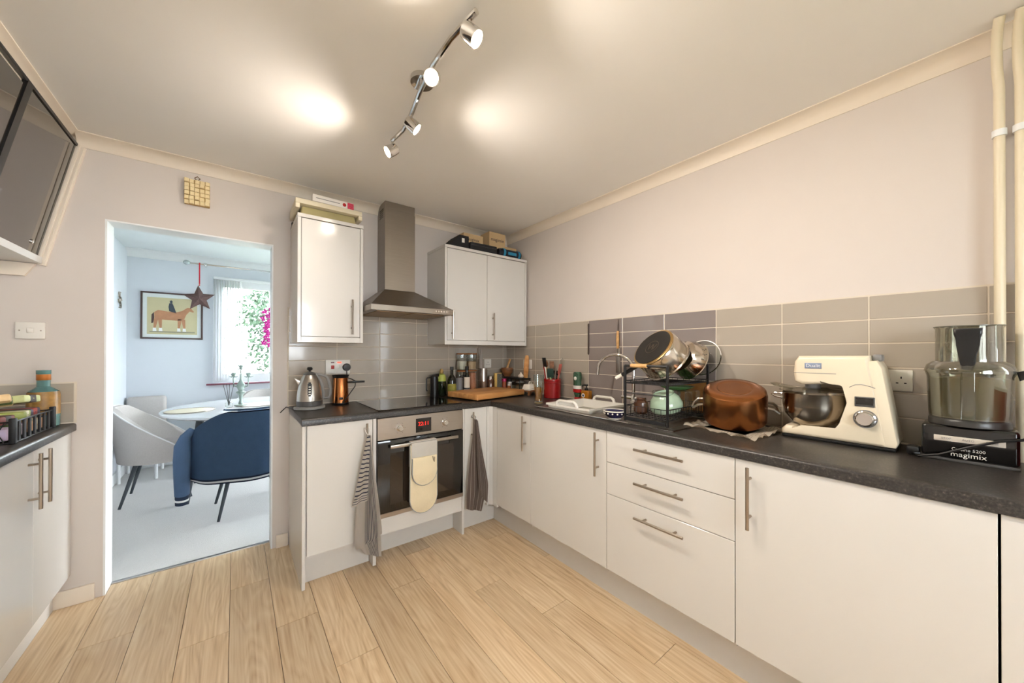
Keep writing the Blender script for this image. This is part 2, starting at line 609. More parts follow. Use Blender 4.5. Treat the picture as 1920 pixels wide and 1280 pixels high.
obj('grout', B().box(-.0078, 0, -3.0, 0, ZW, TZ0 + .004), GROUT, wall_right, smooth=False)
for ya, yb in zip(ycols, ycols[1:]):
    dark = -1.95 < (ya + yb) / 2 < -1.0
    for r in range(6):
        za, zb = TZ0 - r * THT, TZ0 - (r + 1) * THT
        zb = max(zb, ZW + .003)
        tile(wall_right, TILED if dark else TILE, (ya - yb - 2 * G, za - zb - 2 * G), (-.0055, (ya + yb) / 2, (za + zb) / 2), R(90))
xcols = [-1.808, -1.513, -1.216, -.924, -.633, -.344, -.055, -.006]
obj('grout', B().box(-1.812, -.005, -.0078, 0, ZW, 1.562), GROUT, wall_back, smooth=False)
for xa, xb in zip(xcols, xcols[1:]):
    for r in range(-1, 6):
        za, zb = (1.560, TZ0) if r < 0 else (TZ0 - r * THT, TZ0 - (r + 1) * THT)
        zb = max(zb, ZW + .003)
        tile(wall_back, TILE, (xb - xa - 2 * G, za - zb - 2 * G), ((xa + xb) / 2, -.0055, (za + zb) / 2))
obj('grout', B().box(-3.32, -2.716, -.0078, 0, ZW, 1.116), GROUT, wall_back, smooth=False)
for xa, xb in ((-3.32, -3.02), (-3.02, -2.722)):
    for za, zb in ((1.112, 1.013), (1.013, .914)):
        tile(wall_back, TILE, (xb - xa - 2 * G, za - zb - 2 * G), ((xa + xb) / 2, -.0055, (za + zb) / 2))

# ------------------------------------------------------------------ dining room shell
DXL, DXR, DYF = -3.0, .9, 2.74
struct('floor', B().box(-3.1, 1.0, .13, 2.84, -.1, .004), CARPET, smooth=False)
struct('wall_dining_left', B().box(-3.1, DXL, .13, DYF, .004, ZC), DPAINT, smooth=False)
FX0, FX1, FZ0, FZ1 = -2.295, -.55, .895, 2.16
b = B().box(-3.1, FX0, DYF, DYF + .25, .004, ZC).box(FX1, 1.0, DYF, DYF + .25, .004, ZC).box(FX0, FX1, DYF, DYF + .25, .004, FZ0).box(FX0, FX1, DYF, DYF + .25, FZ1, ZC)
struct('wall_dining_far', b, DPAINT, smooth=False)
PY0, PY1, PZ1 = .45, 2.45, 2.1
b = B().box(DXR, 1.0, .13, PY0, .004, ZC).box(DXR, 1.0, PY1, DYF, .004, ZC).box(DXR, 1.0, PY0, PY1, PZ1, ZC)
struct('wall_dining_right', b, DPAINT, smooth=False)
struct('ceiling', B().box(-3.1, 1.0, .07, 2.99, ZC, ZC + .1), mat('dining_ceiling_paint', (232, 236, 238), .9), smooth=False)
struct('baseboard_dining_far', B().box(DXL, DXR, DYF - .016, DYF, .004, .11, .003), WHITE)
struct('baseboard_dining_left', B().box(DXL, DXL + .016, .13, DYF - .016, .004, .11, .003), WHITE)
bb = B()
s = .08
prof = [(0, 0), (0, -s), (.006, -s)] + [(s - (s - .008) * math.cos(R(t)), -s + (s - .008) * math.sin(R(t))) for t in (15, 30, 45, 60, 75)] + [(s, -.006), (s, 0)]
ring = [[bb.bm.verts.new((x, DYF - d, ZC + z)) for d, z in prof] for x in (DXL, DXR)]
for k in range(len(prof)):
    bb.bm.faces.new((ring[0][k], ring[0][(k + 1) % len(prof)], ring[1][(k + 1) % len(prof)], ring[1][k]))
struct('trim_6', bb, WHITE, ang=20)
# far window: frame, casement, pane
wf = struct('window_2', B().box(FX0, FX0 + .06, DYF + .10, DYF + .17, FZ0, FZ1).box(FX1 - .06, FX1, DYF + .10, DYF + .17, FZ0, FZ1)
            .box(FX0 + .06, FX1 - .06, DYF + .10, DYF + .17, FZ0, FZ0 + .06).box(FX0 + .06, FX1 - .06, DYF + .10, DYF + .17, FZ1 - .06, FZ1)
            .box(-1.70, -1.62, DYF + .10, DYF + .17, FZ0 + .06, FZ1 - .06), WHITE, smooth=False)
for xa, xb in ((FX0 + .06, -1.70), (-1.62, FX1 - .06)):
    c = obj('casement', B().box(xa, xa + .035, DYF + .09, DYF + .15, FZ0 + .06, FZ1 - .06).box(xb - .035, xb, DYF + .09, DYF + .15, FZ0 + .06, FZ1 - .06)
            .box(xa + .035, xb - .035, DYF + .09, DYF + .15, FZ0 + .06, FZ0 + .10).box(xa + .035, xb - .035, DYF + .09, DYF + .15, FZ1 - .10, FZ1 - .06), WHITE, wf, smooth=False)
    obj('pane', B().box(xa + .035, xb - .035, DYF + .118, DYF + .124, FZ0 + .10, FZ1 - .10), WGLASS, c, smooth=False)
struct('trim_7', B().box(-2.35, FX1 + .05, DYF - .075, DYF + .10, FZ0 - .018, FZ0 - .001, .004), mat('plum_painted_sill', (120, 62, 78), .4))
# patio door in the right-hand dining wall
pd = struct('door_1', B().box(DXR + .02, DXR + .08, PY0, PY0 + .07, .004, PZ1).box(DXR + .02, DXR + .08, PY1 - .07, PY1, .004, PZ1)
            .box(DXR + .02, DXR + .08, PY0 + .07, PY1 - .07, PZ1 - .07, PZ1).box(DXR + .02, DXR + .08, PY0 + .07, PY1 - .07, .004, .08)
            .box(DXR + .02, DXR + .08, 1.41, 1.49, .08, PZ1 - .07), WHITE, smooth=False)
for ya, yb in ((PY0 + .07, 1.41), (1.49, PY1 - .07)):
    obj('pane', B().box(DXR + .047, DXR + .053, ya, yb, .08, PZ1 - .07), WGLASS, pd, smooth=False)

# garden outside
struct('garden_ground', B().box(-14, 14, 3.0, 22, -.5, -.3).box(1.2, 14, -14, 3.0, -.5, -.3).box(-14, 1.2, -14, -4.6, -.5, -.3), mat('lawn', (84, 96, 66), .9, noise=.2, nscale=8), smooth=False)
LEAF = mat('tree_leaves', (66, 86, 66), .8, noise=.35, nscale=3)
BARK = mat('tree_bark', (92, 76, 60), .9, noise=.2, nscale=20)
for i, (tx, ty, th, tr, lab) in enumerate(((-3.8, 9.5, 4.0, 1.5, 'broad leafy tree beyond the garden lawn, left of its neighbours'),
                                           (-.6, 12.0, 4.6, 1.5, 'tall leafy tree beyond the garden lawn, between two others'),
                                           (2.4, 9.2, 3.6, 1.5, 'lower leafy tree beyond the garden lawn, right of its neighbours'))):
    t = thing('garden_tree', lab, 'tree', (tx, ty, -.3), 0, 'trees beyond the garden')
    obj('trunk', B().tube([(0, 0, 0), (.05, .02, th * .3), (0, 0, th * .6)], [.16, .13, .07], 8), BARK, t)
    bb = B()
    rng = random.Random(i)
    for k in range(5000):
        d = Vector((rng.gauss(0, 1), rng.gauss(0, 1), rng.gauss(0, 1))).normalized() * (rng.random() ** .4)
        p = Vector((d.x * tr, d.y * tr, th * .56 + d.z * th * .44))
        n = Vector((rng.gauss(0, 1), rng.gauss(0, 1), rng.gauss(0, 1))).normalized()
        a = n.orthogonal().normalized() * .075; c = n.cross(a)
        bb.bm.faces.new([bb.bm.verts.new(p + q) for q in (a, c * .6, -a, -c * .6)])
    o = obj('foliage', bb, LEAF, t, smooth=False)
    o['kind'] = 'stuff'


# ------------------------------------------------------------------ kitchen units
def bar_handle(parent, length, vertical, m=DSTEEL, r=.006, stand=.032, ax='x', sgn=-1):
    """bar handle centred on the parent's origin; it stands off along ax*sgn"""
    bb = B()
    h = length / 2
    off = sgn * stand

    def P(along, out):
        if ax == 'x':
            return (out, 0, along) if vertical else (out, along, 0)
        return (0, out, along) if vertical else (along, out, 0)
    bb.tube([P(-h, off), P(h, off)], r, 10)
    for q in (-h * .62, h * .62):
        bb.tube([P(q, 0), P(q, off)], r * .8, 8)
    return obj('handle', bb, m, parent)


def door_x(parent, y0, y1, z0, z1, face, sgn, name='door', m=CAB):
    """slab front in a plane of constant x; its face at x=face, thickness away from sgn"""
    yc, zc = (y0 + y1) / 2, (z0 + z1) / 2
    hy, hz = abs(y1 - y0) / 2 - .0015, (z1 - z0) / 2 - .0015
    o = obj(name, B().box(min(0, -sgn * .018), max(0, -sgn * .018), -hy, hy, -hz, hz, .0012, seg=1), m, parent)
    o.location = (face, yc, zc)
    return o


def door_y(parent, x0, x1, z0, z1, face, name='door', m=CAB):
    xc, zc = (x0 + x1) / 2, (z0 + z1) / 2
    hx, hz = (x1 - x0) / 2 - .0015, (z1 - z0) / 2 - .0015
    o = obj(name, B().box(-hx, hx, 0, .018, -hz, hz, .0012, seg=1), m, parent)
    o.location = (xc, face, zc)
    return o


ZD0, ZD1 = .169, ZW - TH - .002
S1, S2, S3, S4 = -1.0355, -1.6262, -2.2186, -2.8096


def unit_r(y0, y1, label):
    t = thing('base_cabinet', label, 'cabinet')
    obj('carcass', B().box(DF + .019, -.012, y1 + .001, y0 - .001, .15, ZD1 - .001), CABM, t, smooth=False)
    return t


def put_handle(d, length, vertical, dy, dz, ax='x', sgn=-1):
    h = bar_handle(d, length, vertical, ax=ax, sgn=sgn)
    h.location = (0, dy, dz) if ax == 'x' else (dy, 0, dz)


ZH = (.856 + .632) / 2
t = unit_r(-.665, S1, 'narrow white gloss base cabinet beside the inner corner of the units')
d = door_x(t, -.665, S1, ZD0, ZD1, DF, -1)
put_handle(d, .224, True, -.987 - (-.665 + S1) / 2, ZH - (ZD0 + ZD1) / 2)
t = unit_r(S1, S2, 'white gloss base cabinet under the sink and draining board')
# the sink bowl hangs inside this unit: its carcass is only panels
for o in list(t.children):
    bpy.data.objects.remove(o)
obj('carcass', B().box(DF + .019, -.012, S1 - .017, S1 - .001, .15, ZD1 - .001).box(DF + .019, -.012, S2 + .001, S2 + .017, .15, ZD1 - .001).box(DF + .019, -.012, S2 + .017, S1 - .017, .15, .168), CABM, t, smooth=False)
d = door_x(t, S1, S2, ZD0, ZD1, DF, -1)
put_handle(d, .224, True, -1.576 - (S1 + S2) / 2, ZH - (ZD0 + ZD1) / 2)
t = unit_r(S2, S3, 'white gloss drawer unit with three bar handles')
t.name = 'drawer_unit'
for za, zb, zh in ((.713, ZD1, .818), (.5537, .713, .660), (ZD0, .5537, .500)):
    d = door_x(t, S2, S3, za, zb, DF, -1, 'drawer_front')
    put_handle(d, .23, False, -1.919 - (S2 + S3) / 2, zh - (za + zb) / 2)
t = unit_r(S3, S4, 'wide white gloss base cabinet under the stand mixer, handle on its left edge')
d = door_x(t, S3, S4, ZD0, ZD1, DF, -1)
put_handle(d, .224, True, -2.270 - (S3 + S4) / 2, .740 - (ZD0 + ZD1) / 2)
solo('filler_panel', B().box(DF, -.02, -2.866, -2.8130, 0, ZD1, .001, seg=1), CAB, 'slim white filler panel closing the end of the units', 'panel')
solo('plinth', B().box(-.518, -.50, -2.812, -.522, 0, .149, .001, seg=1), CABM, 'long white kickboard under the drawer unit and sink cabinet', 'plinth')
solo('undercounter_cupboard', B().box(-.56, -.54, -3.40, -2.869, 0, ZD1, .001, seg=1), wood('tan_veneer', (168, 124, 78), (186, 142, 94), .5, (30, 30, 2)), 'tan wooden cupboard front under the worktop beyond the white filler', 'cupboard')

# back run
t = thing('base_cabinet', 'white gloss base cabinet under the kettle, striped towel on its handle', 'cabinet')
obj('carcass', B().box(-1.784, -1.437, DF + .019, -.012, .15, ZD1 - .001), CABM, t, smooth=False)
d = door_y(t, -1.780, -1.437, ZD0, ZD1, DF)
h = bar_handle(d, .20, True, ax='y', sgn=-1)
h.location = (-1.477 + (1.780 + 1.437) / 2, 0, .755 - (ZD0 + ZD1) / 2)
solo('end_panel', B().box(-1.8015, -1.7855, DF - .003, -.001, 0, ZD1, .001, seg=1), CAB, 'full height white end panel beside the doorway', 'panel')
solo('plinth', B().box(-1.784, -1.438, -.520, -.503, 0, .149, .001, seg=1), CABM, 'short white kickboard under the cabinet with the striped towel', 'plinth')
t = thing('base_cabinet', 'slim white gloss cabinet beside the oven, brown towel on its handle', 'cabinet')
obj('carcass', B().box(-.8125, -.590, DF + .019, -.012, .15, ZD1 - .001), CABM, t, smooth=False)
d = door_y(t, -.8135, -.626, ZD0, ZD1, DF)
h = bar_handle(d, .20, True, ax='y', sgn=-1)
h.location = (-.757 + (.8135 + .626) / 2, 0, .748 - (ZD0 + ZD1) / 2)
solo('corner_post', B().prism([(-.6255, DF), (-.6255, -.572), (-.5885, -.572), (-.572, -.5885), (-.572, -.664), (DF, -.664), (DF, DF - .022), (DF - .016, DF)], .150, ZD1, 'z'), CAB, 'white corner post where the two runs of units meet', 'panel', smooth=False)
solo('plinth', B().box(-.8135, -.502, -.520, -.503, 0, .149, .001, seg=1), CABM, 'short white kickboard in the inner corner beside the oven', 'plinth')
# oven housing
t = thing('oven_housing', 'white housing around the built-in oven with legs to the floor', 'cabinet')
for xa, xb in ((-1.4355, -1.4165), (-.8325, -.8155)):
    obj('side_panel', B().box(xa, xb, DF - .003, -.012, 0, ZD1, .001, seg=1), CAB, t)
obj('filler_front', B().box(-1.415, -.834, DF, DF + .018, .165, .268, .001, seg=1), CAB, t)
obj('kickboard', B().box(-1.415, -.834, -.46, -.445, 0, .16), CABM, t, smooth=False)
ov = thing('built_in_oven', 'built-in steel and black glass oven with two knobs and red clock', 'oven', (-1.1245, DF, .27))
obj('body', B().box(-.285, .285, .0, .50, .01, .595), mat('oven_shell', (60, 58, 56), .5, .6), ov, smooth=False)
obj('control_panel', B().box(-.289, .289, -.018, -.001, .470, .600, .001, seg=1), STEEL, ov)
dr = obj('oven_door', B().box(-.289, .289, -.020, -.001, .030, .464, .002), BGLASS, ov)
obj('window', B().box(-.215, .215, -.0215, -.0205, .075, .385), mat('oven_glass_reflection_tint', (44, 36, 30), .05, coat=.5), dr, smooth=False)  # lighter brown colour stands in for the room reflected in the glass
obj('steel_strip', B().box(-.289, .289, -.021, -.001, .003, .029, .001, seg=1), STEEL, ov)
obj('oven_handle', B().box(-.228, .228, -.066, -.052, .422, .442, .003).box(-.215, -.195, -.053, -.019, .424, .440).box(.195, .215, -.053, -.019, .424, .440), STEEL, dr)
for kx in (-.155, .150):
    kn = obj('knob', B().lathe([(.021, 0), (.021, .004), (.017, .006), (.016, .024), (.013, .027)], 20, TR((kx, -.018, .530), R(90))), CHROME, ov)
    for a in range(0, 360, 60):
        obj('dial_mark', B().cyl(.0018, 0, .0006, 6, TR((kx + .032 * math.cos(R(a)), -.018, .530 + .032 * math.sin(R(a))), R(90))), BLACK, kn)
dp = obj('display', B().box(-.052, .052, -.0195, -.018, .488, .576), BGLASS, ov, smooth=False)
REDLED = mat('red_display_digits', (255, 40, 30), .5, emit=(255, 40, 30), estr=1.6)
lettering('clock_digits', '22:11', .034, REDLED, dp, face_my((.0, -.0198, .540)))

# worktop: speckled laminate, L-shaped, with the sink cut-out
SX0, SX1, SY0, SY1 = -.525, -.075, -1.945, -1.005
BX0, BX1, BY0, BY1 = -.475, -.125, -1.425, -1.065
ZB = ZW - TH


def edge(x):   # rounded front edge section
    return [(x, ZB), (x, ZW - .010), (x + .003, ZW - .003), (x + .010, ZW), (x + .05, ZW), (x + .05, ZB)]


bb = B()
bb.prism([(a, z) for a, z in edge(FR)], -3.40, FR - .0, 'y')
bb.prism([(a, z) for a, z in edge(FR)], -1.8036, FR, 'x')
bb.box(FR, FR + .05, FR, FR + .05, ZB, ZW)
bb.box(-1.8036, -.0, FR + .05, -.0095, ZB, ZW)
x0 = FR + .05
bb.box(x0, -.0095, BY1, FR + .05, ZB, ZW).box(x0, -.0095, -3.40, BY0, ZB, ZW)
bb.box(x0, BX0, BY0, BY1, ZB, ZW).box(BX1, -.0095, BY0, BY1, ZB, ZW)
solo('worktop', bb, WTOP, 'charcoal speckled laminate worktop running around the corner', 'worktop', ang=50)

# sink
t = thing('sink', 'stainless steel inset sink with draining board', 'sink', (0, 0, ZW))
bb = B()
bb.box(SX0, BX0, SY0, SY1, .0005, .004).box(BX1, SX1, SY0, SY1, .0005, .004).box(BX0, BX1, BY1, SY1, .0005, .004).box(BX0, BX1, SY0, BY0, .0005, .004)
obj('rim', bb, STEEL, t, smooth=False)
bb = B()
i = .012
vs = lambda x0, x1, y0, y1, z: [bb.bm.verts.new(p) for p in ((x0, y0, z), (x1, y0, z), (x1, y1, z), (x0, y1, z))]
a_, b_, c_ = vs(BX0 + .001, BX1 - .001, BY0 + .001, BY1 - .001, .003), vs(BX0 + .015, BX1 - .015, BY0 + .015, BY1 - .015, -.14), vs(BX0 + .05, BX1 - .05, BY0 + .05, BY1 - .05, -.155)
for p, q in ((a_, b_), (b_, c_)):
    for k in range(4):
        bb.bm.faces.new((p[k], p[(k + 1) % 4], q[(k + 1) % 4], q[k]))
bb.bm.faces.new(c_)
obj('bowl', bb, STEEL, t)
bb = B()
for k in range(9):
    bb.box(SX0 + .06, SX1 - .06, -1.90 + k * .05, -1.886 + k * .05, .0042, .0062, .0008, seg=1)
obj('drainer_ribs', bb, STEEL, t)
obj('edge_bead', B().tube([(SX0, SY0, .004), (SX1, SY0, .004), (SX1, SY1, .004), (SX0, SY1, .004)], .0035, 8, closed=True), CHROME, t)

# mixer tap
t = thing('kitchen_tap', 'chrome swan neck kitchen tap behind the sink bowl', 'tap', (-.10, -1.46, ZW + .0046))
obj('base', B().lathe([(.027, 0), (.027, .006), (.021, .010), (.021, .05), (.017, .055)], 20), CHROME, t)
arc = [(0, 0, .05), (0, 0, .24)]
for k in range(1, 13):
    a = PI * k / 12 * 1.02
    arc.append((-.05 * (1 - math.cos(a)) / 2 * 1.2, .115 - .115 * math.cos(a), .24 + .10 * math.sin(a)))
arc.append((arc[-1][0] - .002, arc[-1][1] + .004, arc[-1][2] - .03))
obj('spout', B().tube(arc, .0105, 12), CHROME, t)
obj('lever', B().tube([(0, -.085, .068), (0, .085, .068)], .011, 10).cyl(.016, .055, .082, 16), CHROME, t)

# hob
t = thing('hob', 'black glass hob set into the worktop beneath the cooker hood', 'hob', (-1.11, -.31, ZW))
obj('glass', B().box(-.29, .29, -.26, .255, .0005, .006, .0015, seg=1), BGLASS, t)

# ------------------------------------------------------------------ wall cabinets and hood
def wall_cab(name, label, x0, x1, depth, z0, z1, seams, handles, hz):
    t = thing(name, label, 'cabinet')
    y0 = -depth
    obj('side_panel', B().box(x0, x0 + .018, y0, -.001, z0, z1 - .022, .001, seg=1), CAB, t)
    obj('side_panel', B().box(x1 - .018, x1, y0, -.001, z0, z1 - .022, .001, seg=1), CAB, t)
    obj('top_panel', B().box(x0 - .001, x1 + .001, y0 - .004, -.001, z1 - .0215, z1, .001, seg=1), CAB, t)
    obj('bottom_rail', B().box(x0 + .0185, x1 - .0185, y0, -.001, z0, z0 + .033, .001, seg=1), CAB, t)
    obj('carcass', B().box(x0 + .0185, x1 - .0185, y0 + .02, -.001, z0 + .034, z1 - .023), CABM, t, smooth=False)
    xs = [x0 + .019] + seams + [x1 - .019]
    for (xa, xb), hx in zip(zip(xs, xs[1:]), handles):
        d = door_y(t, xa, xb, z0 + .0345, z1 - .0245, y0)
        h = bar_handle(d, .22, True, ax='y', sgn=-1, r=.0055)
        h.location = (hx - (xa + xb) / 2, 0, hz - (z0 + z1 + .010) / 2)
    return t


wall_cab('wall_cabinet', 'tall white single door wall cabinet above the kettle', -1.7958, -1.426, .336, 1.327, 2.091, [], [-1.497], 1.49)
wall_cab('wall_cabinet', 'white double door wall cabinet in the corner right of the hood', -.8282, -.0195, .316, 1.327, 2.091, [-.444], [-.771, -.391], 1.482)

hd = thing('cooker_hood', 'brushed steel chimney cooker hood above the hob', 'cooker hood', (0, 0, 0))
hx0, hx1, hz0 = -1.421, -.850, 1.533
cx0, cx1, cyd, cz = -1.232, -1.005, -.17, 1.722
bb = B()
lo = [bb.bm.verts.new(p) for p in ((hx0, -.001, hz0 + .036), (hx0, -.49, hz0 + .036), (hx1, -.49, hz0 + .036), (hx1, -.001, hz0 + .036))]
hi = [bb.bm.verts.new(p) for p in ((cx0, -.001, cz), (cx0, cyd, cz), (cx1, cyd, cz), (cx1, -.001, cz))]
for k in range(4):
    bb.bm.faces.new((lo[k], lo[(k + 1) % 4], hi[(k + 1) % 4], hi[k]))
bb.bm.faces.new(hi); bb.bm.faces.new(list(reversed(lo)))
obj('canopy', bb, STEELH, hd, smooth=False)
obj('rim', B().box(hx0, hx1, -.49, -.001, hz0, hz0 + .0355, .001, seg=1), STEELH, hd)
obj('chimney', B().box(cx0, cx1, cyd, -.001, cz + .0005, 2.30, .001, seg=1).box(cx0 + .002, cx1 - .002, cyd + .002, -.001, 2.30, ZC - .002), STEELH, hd)
v = B()
for k in range(5):
    v.box(cx0 - .0012, cx0 + .001, -.13, -.05, 2.255 + k * .014, 2.262 + k * .014)
obj('vent_slots', v, BLACK, hd, smooth=False)
FILT = mat('greasy_mesh_filter', (150, 122, 84), .4, .8, noise=.2, nscale=200)
for xa, xb in ((hx0 + .05, -1.14), (-1.13, hx1 - .05)):
    obj('filter', B().box(xa, xb, -.44, -.06, hz0 - .003, hz0 - .0003), FILT, hd, smooth=False)
for k in range(5):
    obj('button', B().cyl(.006, 0, .004, 12, TR((-.985 + k * .020, -.4902, hz0 + .018), R(90))), CHROME, hd)

# ------------------------------------------------------------------ left run
LF = -2.732
t = thing('base_cabinet', 'white gloss two door cabinet below the basket of packets', 'cabinet')
obj('carcass', B().box(XL + .001, LF - .019, -.86, -.012, .15, ZD1 - .001), CABM, t, smooth=False)
for y0, y1, hy in ((-.86, -.43, -.478), (-.43, -.004, -.385)):
    d = door_x(t, y1, y0, ZD0 - .02, ZD1, LF, 1)
    h = bar_handle(d, .224, True, ax='x', sgn=1)
    h.location = (0, hy - (y0 + y1) / 2, .748 - (ZD0 - .02 + ZD1) / 2)
t2 = thing('base_cabinet', 'white gloss cabinet along the left wall, further from the doorway', 'cabinet')
obj('carcass', B().box(XL + .001, LF - .019, -1.72, -.862, .15, ZD1 - .001), CABM, t2, smooth=False)
for y0, y1 in ((-1.72, -1.291), (-1.291, -.862)):
    d = door_x(t2, y1, y0, ZD0 - .02, ZD1, LF, 1)
solo('plinth', B().box(-2.80, -2.785, -1.72, -.018, 0, .149, .001, seg=1), CABM, 'white kickboard under the cabinets on the left wall', 'plinth')
solo('worktop', B().prism([(-2.715, ZB), (-2.715, ZW - .010), (-2.718, ZW - .003), (-2.725, ZW), (XL + .001, ZW), (XL + .001, ZB)], -1.72, -.0095, 'y'), WTOP,
     'short charcoal laminate worktop under the basket of packets', 'worktop', ang=50)

# sloping glazed panel at high level
gp = thing('glazed_panel', 'dark glazed panel sloping inwards below the ceiling, cream frame and ledge', 'glazed panel')
ang = math.atan(.2062)
nx, nz = math.cos(ang), -math.sin(ang)      # outward normal of the slope


def slope(z, out=0.):
    return (-2.715 - (2.316 - z) * .2062 + out * nx, z + out * nz)


def slab(y0, y1, z0, z1, o0, o1):
    return B().prism([slope(z0, o0), slope(z0, o1), slope(z1, o1), slope(z1, o0)], y0, y1, 'y')


DG = mat('dark_tinted_glass', (46, 40, 34), .05, coat=.6, spec=.8)
obj('pane', slab(-.515, -.012, 1.728, 2.300, -.012, -.004), DG, gp, smooth=False)
obj('pane', slab(-1.60, -.565, 1.728, 2.285, -.012, -.002), DG, gp, smooth=False)
obj('mullion', slab(-.560, -.517, 1.722, 2.306, -.012, .003), BLACK, gp, smooth=False)
obj('top_bar', slab(-1.60, -.012, 2.302, 2.314, -.012, .001), BLACK, gp, smooth=False)
obj('side_frame', slab(-.0115, -.001, 1.69, 2.306, -.02, .030).prism([slope(1.70, .002), slope(1.70, .010), slope(2.306, .010), slope(2.306, .002)], -.016, -.0115, 'y')
    .prism([slope(1.70, .018), slope(1.70, .024), slope(2.306, .024), slope(2.306, .018)], -.016, -.0115, 'y'), TRIM, gp, smooth=False)
obj('backing', B().prism([(XL + .001, 1.7255), slope(1.7255, -.013), slope(2.306, -.013), (XL + .001, 2.306)], -1.60, -.001, 'y'), TRIM, gp, smooth=False)
obj('ledge', B().box(XL + .001, -2.826, -1.60, -.0125, 1.692, 1.725, .002), WHITE, gp)
obj('batten', B().prism([(XL + .001, 1.628), (-2.878, 1.628), (-2.845, 1.690), (XL + .001, 1.690)], -.018, -.001, 'y'), TRIM, gp, smooth=False)
obj('key_lock', B().lathe([(.010, 0), (.010, .004), (.007, .005), (.004, .003), (0, .003)], 16, aim((slope(1.776, -.004)[0], -.110, slope(1.776, -.004)[1]), (nx, 0, nz))), CHROME, gp)

# ------------------------------------------------------------------ electrics on the walls
def plate(name, label, cat, w_, h_, M):
    t = thing(name, label, cat)
    t.matrix_world = M
    obj('faceplate', B().box(-w_ / 2, w_ / 2, -.010, 0, -h_ / 2, h_ / 2, .003), WPLAST, t)
    return t


def holes(t, cx):
    for dx, dz, ww, hh in ((0, .011, .004, .008), (-.011, -.010, .007, .004), (.011, -.010, .007, .004)):
        obj('pin_slot', B().box(cx + dx - ww / 2, cx + dx + ww / 2, -.0106, -.0098, dz - hh / 2, dz + hh / 2), BLACK, t, smooth=False)


t = plate('cooker_socket', 'white cooker switch with red rocker and black plug above the kettle', 'socket', .160, .098, TR((-1.508, -.0096, 1.164)))
obj('rocker', B().box(-.046, -.026, -.015, -.009, -.014, .010, .002), DARKRED, t)
obj('indicator', B().box(-.047, -.025, -.0112, -.0099, .026, .034), mat('dark_red_neon', (90, 16, 14), .3), t, smooth=False)
obj('indicator', B().box(-.006, .020, -.0112, -.0099, .026, .034), mat('lit_red_neon', (255, 70, 50), .3, emit=(255, 60, 40), estr=3.), t, smooth=False)
obj('small_rocker', B().box(-.002, .010, -.014, -.009, -.012, .012, .002), WPLAST, t)
pl = thing('power_plug', 'black round power plug in the cooker switch socket', 'plug', (-1.454, -.0205, 1.160))
obj('plug_body', B().lathe([(.027, 0), (.027, .012), (.022, .022), (0, .024)], 24, TR((0, 0, 0), R(90))), BLACK, pl)
obj('cord', B().tube([(0, -.012, -.02), (0, -.014, -.05), (-.006, -.016, -.07), (.03, -.03, -.085), (.050, -.050, -.10), (.030, -.115, -.13), (-.025, -.156, -.19), (-.058, -.158, -.235)], .0032, 8), BLACK, pl)
t = plate('wall_socket', 'small cream wall socket half hidden behind the steel canister', 'socket', .075, .080, TR((-.235, -.0096, 1.165)))
holes(t, 0)
t = plate('wall_socket', 'white wall socket behind the wooden paddle in the corner', 'socket', .11, .080, TR((-.0096, -.325, 1.163), 0, 0, R(-90)))
holes(t, -.02)
t = plate('wall_socket', 'white wall socket between the stand mixer and the food processor', 'socket', .085, .083, TR((-.0096, -2.585, 1.160), 0, 0, R(-90)))
holes(t, .012)
t = plate('light_switch', 'white light switch plate on the wall left of the doorway', 'switch', .090, .080, TR((-2.861, -.0002, 1.369)))
obj('rocker', B().box(-.010, .010, -.0145, -.009, -.012, .012, .002), WPLAST, t)
for sx in (-.032, .032):
    obj('screw', B().cyl(.003, 0, .0008, 10, TR((sx, -.0101, 0), R(90))), DSTEEL, t)

# heating pipes
PIPE = mat('cream_painted_pipe', (226, 214, 188), .4)
for k, (py, lab) in enumerate(((-2.826, 'cream painted heating pipe by the tiles, beside the food processor'), (-2.868, 'second cream heating pipe further from the tiled corner'))):
    t = thing('heating_pipe', lab, 'pipe', (-.040, py, 0), 0, 'pair of heating pipes')
    obj('pipe', B().tube([(0, 0, ZW + .001), (0, 0, 2.16), (-.004, .004, 2.22), (-.03, .006, 2.29), (-.06, .004, 2.335), (-.075, 0, ZC - .001)], .0125, 12), PIPE, t)
    obj('clip', B().cyl(.0165, 2.00, 2.022, 14).box(0, .039, -.006, .006, 2.002, 2.02), WHITE, t)

# ------------------------------------------------------------------ ceiling spotlights
tl = thing('spotlight_bar', 'wavy chrome ceiling bar carrying four lit spotlights', 'light fitting', (0, 0, 0))
barp = [(-1.496, -1.831, 2.325), (-1.512, -1.70, 2.325), (-1.512, -1.56, 2.325), (-1.495, -1.40, 2.325), (-1.470, -1.25, 2.325), (-1.455, -1.12, 2.325), (-1.467, -.993, 2.325)]
obj('bar', B().tube(barp, .010, 10), CHROME, tl)
obj('ceiling_rose', B().cyl(.045, 2.345, ZC - .001, 24, TR((-1.495, -1.42, 0))).cyl(.012, 2.325, 2.347, 12, TR((-1.495, -1.42, 0))), CHROME, tl)
BULB = mat('lit_lamp_face', (255, 240, 220), .4, emit=(255, 226, 190), estr=40.)
heads = [((-1.500, -1.80), (.40, -.40, -.52)), ((-1.512, -1.56), (-.50, -.55, -.52)), ((-1.470, -1.25), (.60, -.25, -.52)), ((-1.467, -1.00), (-.75, .10, -.52))]
